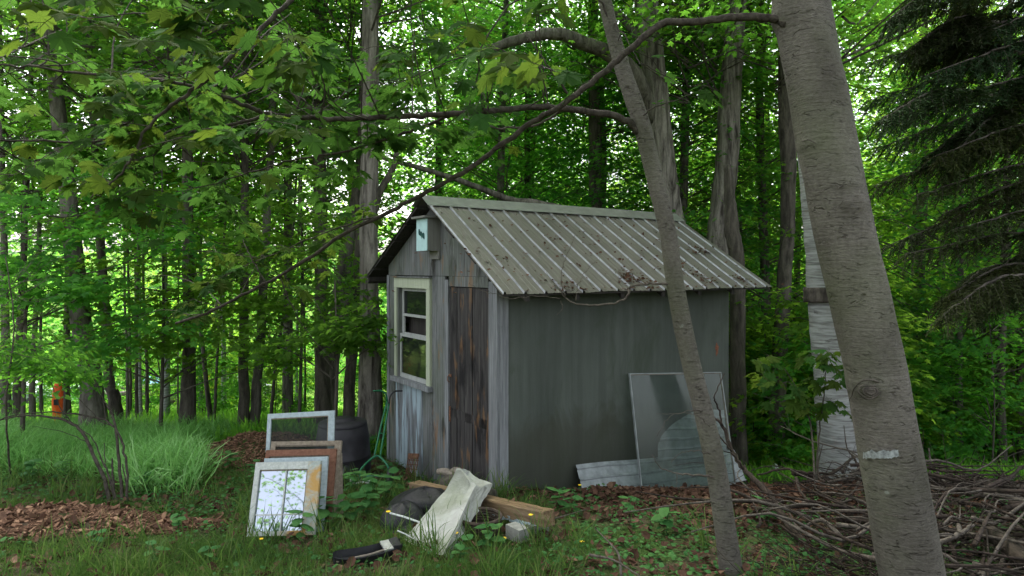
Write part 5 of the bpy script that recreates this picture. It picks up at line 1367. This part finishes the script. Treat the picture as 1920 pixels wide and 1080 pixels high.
blades('grass', x, y, RS.uniform(.03, .11, len(x)) * (1 + .8 * vn(x * 1.1, y * 1.1, 2)) * np.where(x > .3, .7, 1), L_BS, 'grass', .5, .65, tone)
# longer tufts
cx, cyy = frus(420, 2.9, 7.5); ok = (RS.uniform(0, 1, len(cx)) > np.clip(cx * 1.2 + .2, 0, .8)) & (((cx + .83) / .35) ** 2 + ((cyy - 3.6) / .3) ** 2 > 1) & (litter_w(cx, cyy) < .5) & (mulch_w(cx, cyy) < .5) & ~in_shed(cx, cyy, .1) & (cx < 1.6); cx, cyy = cx[ok], cyy[ok]
x = np.repeat(cx, 16) + RS.normal(0, .035, len(cx) * 16); y = np.repeat(cyy, 16) + RS.normal(0, .035, len(cx) * 16)
blades('tall_grass', x, y, RS.uniform(.12, .30, len(x)), L_BL, 'grass', .42, .38)
# pale ribbon grass
d = RS.uniform(5.7, 9.8, 34000); px = RS.uniform(-80, 445, len(d)); x = (px - 960) / F * d; y = d
k = (RS.uniform(0, 1, len(d)) < np.clip((d - 5.4) * .8 + vn(x, y, 3), .05, 1)) & ~((px > 380) & (d < 7)) & (mulch_w(x, y) < .5) & ~((px < 240) & (d < 6.2))
x, y = x[k], y[k]; blades('ribbon_grass', x, y, RS.uniform(.16, .46, len(x)) * (1 + .7 * vn(x * .9, y * .9, 6)), L_BR, 'reed', RS.uniform(.2, .5, len(x)), .5, np.clip(.4 + .8 * vn(x * .9, y * .9, 7) + RS.normal(0, .25, len(x)), 0, 1))
# meadow beyond
d = 8 + 32 * RS.uniform(0, 1, 70000) ** 1.4; x = RS.uniform(-.95, .95, len(d)) * d; k = ~in_shed(x, d, .1); x, y = x[k], d[k]
blades('meadow_grass', x, y, RS.uniform(.10, .28, len(x)) * (1 - np.clip(y - 14, 0, 20) * .025), L_BS, 'leaf_far', 1.3, .5, np.clip(.5 + .8 * vn(x * .4, y * .4, 3) + RS.normal(0, .2, len(x)), 0, 1))
# low herbs
x, y = frus(34000, 2.7, 9.5, 1.2); k = ((vn(x * 1.6, y * 1.6, 31) > -.02) | (x > .4)) & (RS.uniform(0, 1, len(x)) < np.where(x > .2, .6, np.where(x < -2, .8, .35))) & ~in_shed(x, y, .0) & (mulch_w(x, y) < .5) & ((litter_w(x, y) < .75) | (vn(x * 3, y * 3, 9) > .2))
x, y = x[k], y[k]; n = len(x); mb = MB(); a = RS.uniform(0, 6.28, n)
scatter(mb, L_OV, on(x, y, 0) + np.stack([0 * x, 0 * x, RS.uniform(.005, .06, n)], 1), np.stack([np.cos(a), np.sin(a), RS.normal(.1, .3, n)], 1), np.stack([RS.normal(0, .35, n), RS.normal(0, .35, n), np.ones(n)], 1), RS.uniform(.015, .04, n), rnd=np.clip(.45 + .8 * vn(x, y, 5) + RS.normal(0, .2, n) - .2 * (x > 1), 0, 1), wid=1.5)
mb.build('low_herbs', M['weed'], kind='stuff')
# leaf litter
x = RS.uniform(.1, 6.0, 26000); y = RS.uniform(2.9, 9.0, 26000); k = (litter_w(x, y) > RS.uniform(.1, .75, len(x))) & ~in_shed(x, y); x, y = x[k], y[k]
x2, y2 = frus(7000, 2.7, 8); x = np.concatenate([x, x2]); y = np.concatenate([y, y2]); n = len(x); mb = MB()
scatter(mb, L_DEAD, on(x, y, 0) + np.stack([0 * x, 0 * x, RS.uniform(0, .035, n)], 1), unit(n, .35), np.stack([RS.normal(0, .45, n), RS.normal(0, .45, n), np.ones(n)], 1), RS.uniform(.025, .075, n), rnd=np.clip(RS.beta(1.3, 2.2, n), 0, 1))
mb.build('leaf_litter', M['litter'], kind='stuff')
# bark mulch
x = RS.uniform(-5.2, -1.8, 60000); y = RS.uniform(3.6, 9.2, 60000); k = (mulch_w(x, y) > .5); x, y = x[k][:14000], y[k][:14000]; n = len(x); mb = MB()
scatter(mb, L_CHIP, on(x, y, 0) + np.stack([0 * x, 0 * x, RS.uniform(.0, .03, n)], 1), unit(n, .3), np.stack([RS.normal(0, .35, n), RS.normal(0, .35, n), np.ones(n)], 1), RS.uniform(.012, .07, n) * RS.uniform(.5, 1, n), rnd=RS.beta(1.3, 1.8, n), wid=RS.uniform(.4, 1.5, n))
mb.build('bark_mulch', M['chip'], kind='stuff')
# broad-leaved weeds, each a plant
LV = [MB().add((lambda v: v + np.array([0, 0, 0]))(L_OV[0] * np.array([1.25, 1, 1])), L_OV[1], 0, np.full(len(L_OV[0]), t)).mesh('leaf', M['weed']) for t in (.3, .6, .95)]
gwp = 'broad-leaved weeds in the grass'
def weed(px, py, s, n, label, grp=None):
    g = G(px, py); e = empty('broadleaf_weed', g, RS.uniform(0, 6), label, 'weed', grp); mb = MB()
    mb.tube(smooth_path([(0, 0, -.02), (.01, 0, .08 * s), (.02, .02, .17 * s)], 3), .003, 4).build('stem', M['weed'], e)
    for k in range(n):
        a = k * 2.4; zz = (.05 + .13 * k / n) * s; L = RS.uniform(.07, .11) * s
        o = bpy.data.objects.new('leaf', LV[RS.randint(3)]); COL.objects.link(o); o.parent = e
        o.location = (.012 * math.cos(a), .012 * math.sin(a), zz); o.rotation_euler = (RS.uniform(-.2, .45), RS.uniform(-.2, .2), a); o.scale = (L, L, L)
for px, py, s, n, lb in ((610, 1000, 1.5, 12, 'tall weed with long leaves right in front of the orange stile'), (565, 1012, 1.1, 8, 'leafy weed in front of the mirroring sash'), (725, 900, 1.2, 10, 'weed by the wheel of the reel mower'),
                         (665, 930, 1.4, 12, 'weed between the frame stack and the roller of the mower'), (700, 945, 1.5, 12, 'weed in the dark gap left of the black bags'), 
                         (735, 935, 1.3, 11, 'weed below the rusty grate'), (690, 970, 1.2, 10, 'weed with pale rounded leaves left of the white stake'), (650, 985, 1.3, 10, 'weed at the foot of the grey leaning board'),
                         (920, 1030, 1.0, 7, 'small weed at the foot of the wicker basket'), (865, 1060, .9, 7, 'small weed at the foot of the sack'), (1045, 960, 1.1, 8, 'weed at the foot of the side wall by the beam end'), (1075, 965, 1.0, 7, 'weed left of the low corrugated sheet'),
                         (335, 1000, .8, 8, 'weed at the right tip of the bark mulch'), (185, 1030, .7, 6, 'weed in front of the bark mulch'), (290, 1062, .8, 6, 'wide-leaved weed low in the front left grass'), (395, 1065, .75, 6, 'weed in the front grass left of the window stack'),
                         (430, 880, 1.2, 10, 'weed at the edge of the pale grass by the mulch mound'), (330, 905, 1.1, 9, 'weed in front of the pale grass'), (60, 905, 1.3, 10, 'leafy weed at the left behind the bark mulch'), (120, 900, 1.2, 10, 'leafy weed left of the bare shrub'), (270, 925, 1.1, 9, 'leafy weed right of the bare shrub'),
                         (690, 850, 1.4, 10, 'weed in front of the black bin'), (480, 905, 1.2, 9, 'weed left of the frame stack'), (1180, 965, .9, 6, 'small weed in the leaf litter below the glass'), (1440, 985, 1.1, 8, 'weed in the litter right of the slim trunk'), (1250, 1000, 1.1, 8, 'weed left of the slim trunk foot')):
    weed(px, py, s, n, lb)
# yellow flowers
for px, py, h, lb in ((728, 960, .25, 'yellow flower over the black bag'), (855, 1000, .16, 'yellow flower in front of the sack'), (945, 1020, .06, 'yellow flower at the foot of the concrete block'), (995, 966, .10, 'yellow flower in front of the beam'),
                      (1091, 1025, .05, 'yellow flower alone in the grass right of the block'), (1087, 910, .05, 'yellow flower at the corner of the corrugated sheet'), (490, 1020, .04, 'yellow flower low in front of the mirroring sash')):
    d = 4.0 if py > 955 else 5.6
    if py >= 1015: d = G(px, py).y
    c = P(px, py, d); gq_ = float(gz(c.x, c.y)); e = empty('yellow_flower', (c.x, c.y, gq_), 0, lb, 'flower', 'yellow hawkweed flowers')
    H_ = max(.03, c.z - gq_); MB().tube(smooth_path([(0, 0, 0), (.01, 0, H_ * .5), (0, 0, H_)], 3), .0018, 4).build('stalk', M['weed'], e)
    mb = MB(); n = 16; a = np.linspace(0, 6.28, n, endpoint=False)
    scatter(mb, L_OV, np.tile([0, 0, H_], (n, 1)).astype(float), np.stack([np.cos(a), np.sin(a), .5 + 0 * a], 1), np.stack([-np.cos(a), -np.sin(a), 1 + 0 * a], 1), .017, wid=.8); mb.build('blossom', M['petal'], e)
# white stump right of the shed
c = G(1452, 890); o = MB().add(*lathe([(.075, -.05), (.07, .06), (.055, .13), (.03, .16), (.0, .165)], 16)).build('white_stone', M['white'], None, True, c); tag(o, 'small rounded white marker stone on the litter left of the birch', 'stone')
# brush pile
bpc = G(1640, 1010); bpl = empty('brush_pile', bpc, 0, 'wide pile of dead branches and sticks round the foot of the big leaning trunk', 'brush pile')
sticks = []
for k in range(14):
    L2 = RS.uniform(.6, 1.5); pp = smooth_path([(0, 0, 0), (L2 * .3, RS.normal(0, .04), RS.normal(0, .03)), (L2 * .65, RS.normal(0, .08), RS.normal(0, .05)), (L2, RS.normal(0, .12), RS.normal(0, .06))], 3)
    mb = MB().tube(pp, [RS.uniform(.009, .024), .004], 6, rough=.12)
    for j in range(RS.randint(0, 4)):
        q = pp[RS.randint(2, len(pp) - 1)]; mb.tube(smooth_path([q, q + np.array([RS.uniform(.05, .15), RS.normal(0, .1), RS.normal(0, .06)]), q + np.array([RS.uniform(.12, .35), RS.normal(0, .2), RS.normal(0, .1)])], 2), [.005, .002], 4, cap=False)
    sticks.append(mb.mesh('stick', M['stick' if k % 3 else 'twig_pale'], True))
def stick_at(me, x, y, h, az, el, s=1):
    o = bpy.data.objects.new('stick', me); COL.objects.link(o); o.parent = bpl
    o.location = Vector((x, y, float(gz(x, y)) + h)) - bpc; o.rotation_euler = (RS.uniform(0, 6), -el, az); o.rotation_mode = 'XYZ'
    o.matrix_basis = Matrix.Translation(o.location) @ Matrix.Rotation(az, 4, 'Z') @ Matrix.Rotation(-el, 4, 'Y') @ Matrix.Rotation(RS.uniform(0, 6), 4, 'X') @ Matrix.Scale(s, 4)
for k in range(292):
    d = 3.1 + 3.0 * RS.uniform(0, 1) ** 1.1; pxx = RS.uniform(1620, 2020) if k % 8 else RS.uniform(1480, 1640)
    if d < 3.6 and pxx < 1700: continue
    x = (pxx - 960) / F * d; stick_at(sticks[k % 14], x - .2, d, RS.uniform(-.02, .2), RS.normal(.15, .8) + (math.pi if RS.rand() < .35 else 0), RS.normal(.0, .07), RS.uniform(.42, .95))
mb = MB()
for k in range(1700):
    d = 3.0 + 4.2 * RS.uniform(0, 1); pxx = RS.uniform(1480, 2000); x = (pxx - 960) / F * d; L2 = RS.uniform(.12, .5); a = RS.uniform(0, 6.28)
    p0 = np.array([x, d, float(gz(x, d)) + RS.uniform(0, .08)]) - np.array(bpc); dd = np.array([math.cos(a), math.sin(a), RS.normal(0, .25)])
    mb.tube([p0, p0 + dd * L2 * .5 + RS.normal(0, .015, 3), p0 + dd * L2], [.0035, .0015], 3, cap=False)
mb.build('twigs', M['stick'], bpl, kind='stuff')
def bigstick(pts, w0, w1, mat='stick', name='branch'):
    w = smooth_path([np.array(P(*p)) - np.array(bpc) for p in pts], 6, .004); MB().tube(w, np.linspace(w0, w1, len(w)) / 2, 8, rough=.1).build(name, M[mat], bpl, smooth=True)
bigstick([(1520, 1035, 3.9), (1480, 985, 4.2), (1440, 925, 4.5), (1400, 885, 4.8), (1375, 850, 5.0), (1355, 800, 5.1), (1335, 780, 5.1)], .055, .02, 'stick')
bigstick([(1355, 800, 5.1), (1345, 760, 5.1), (1340, 745, 5.1), (1358, 700, 5.1)], .018, .006); bigstick([(1375, 850, 5.0), (1350, 820, 5.0), (1335, 805, 5.0), (1310, 790, 4.95)], .015, .005)
bigstick([(1395, 880, 4.8), (1370, 850, 4.8), (1345, 845, 4.8)], .015, .005); bigstick([(1920, 1085, 3.5), (1850, 1060, 3.6), (1800, 1045, 3.7), (1755, 1030, 3.8)], .045, .025); bigstick([(1757, 1020, 3.6), (1790, 1005, 3.6), (1825, 985, 3.7)], .03, .02, 'twig_pale')
bigstick([(1760, 1010, 4), (1840, 1005, 4), (1910, 990, 4)], .022, .01, 'twig_pale'); bigstick([(1930, 1060, 3.4), (1880, 1015, 3.6), (1850, 1000, 3.8)], .11, .09, 'stick', 'log'); bigstick([(1750, 935, 5.2), (1790, 955, 5), (1800, 980, 4.9)], .13, .10, 'stick', 'log')
bigstick([(1590, 1000, 4.4), (1600, 950, 4.6), (1580, 940, 4.8)], .05, .04, 'stick', 'log'); bigstick([(1745, 975, 4.2), (1785, 1000, 4.0), (1820, 1025, 3.9)], .035, .02, 'twig_pale')
bigstick([(1600, 1080, 3.5), (1540, 1040, 3.7), (1470, 990, 4.1), (1430, 975, 4.3)], .02, .008); bigstick([(1560, 905, 5.5), (1480, 880, 5.6), (1420, 890, 5.6)], .03, .015); bigstick([(1742, 905, 5), (1745, 880, 5), (1744, 850, 5), (1741, 840, 5)], .018, .01, 'twig_pale')
bigstick([(1925, 960, 5), (1860, 935, 5.2), (1800, 905, 5.4), (1750, 885, 5.6)], .03, .012)
# sparse long dead twigs in the front grass
gt = 'dead twigs lying in the front grass'
for pts, lb in (([(1165, 1085, 3.2), (1160, 1040, 3.3), (1140, 1015, 3.4), (1115, 990, 3.6)], 'forked dead twig standing in the front grass'), ([(1105, 1040, 3.3), (1150, 1050, 3.25), (1200, 1080, 3.1)], 'pale dead stalk lying in the front grass beside the forked twig'),
                ([(960, 995, 4.6), (1030, 975, 4.5), (1100, 955, 4.7)], 'slender grey branch lying behind the beam end')):
    tag(MB().tube(smooth_path([P(*q) for q in pts], 4), [.008, .003], 5).build('dead_twig', M['twig_pale'], smooth=True), lb, 'twig', gt)
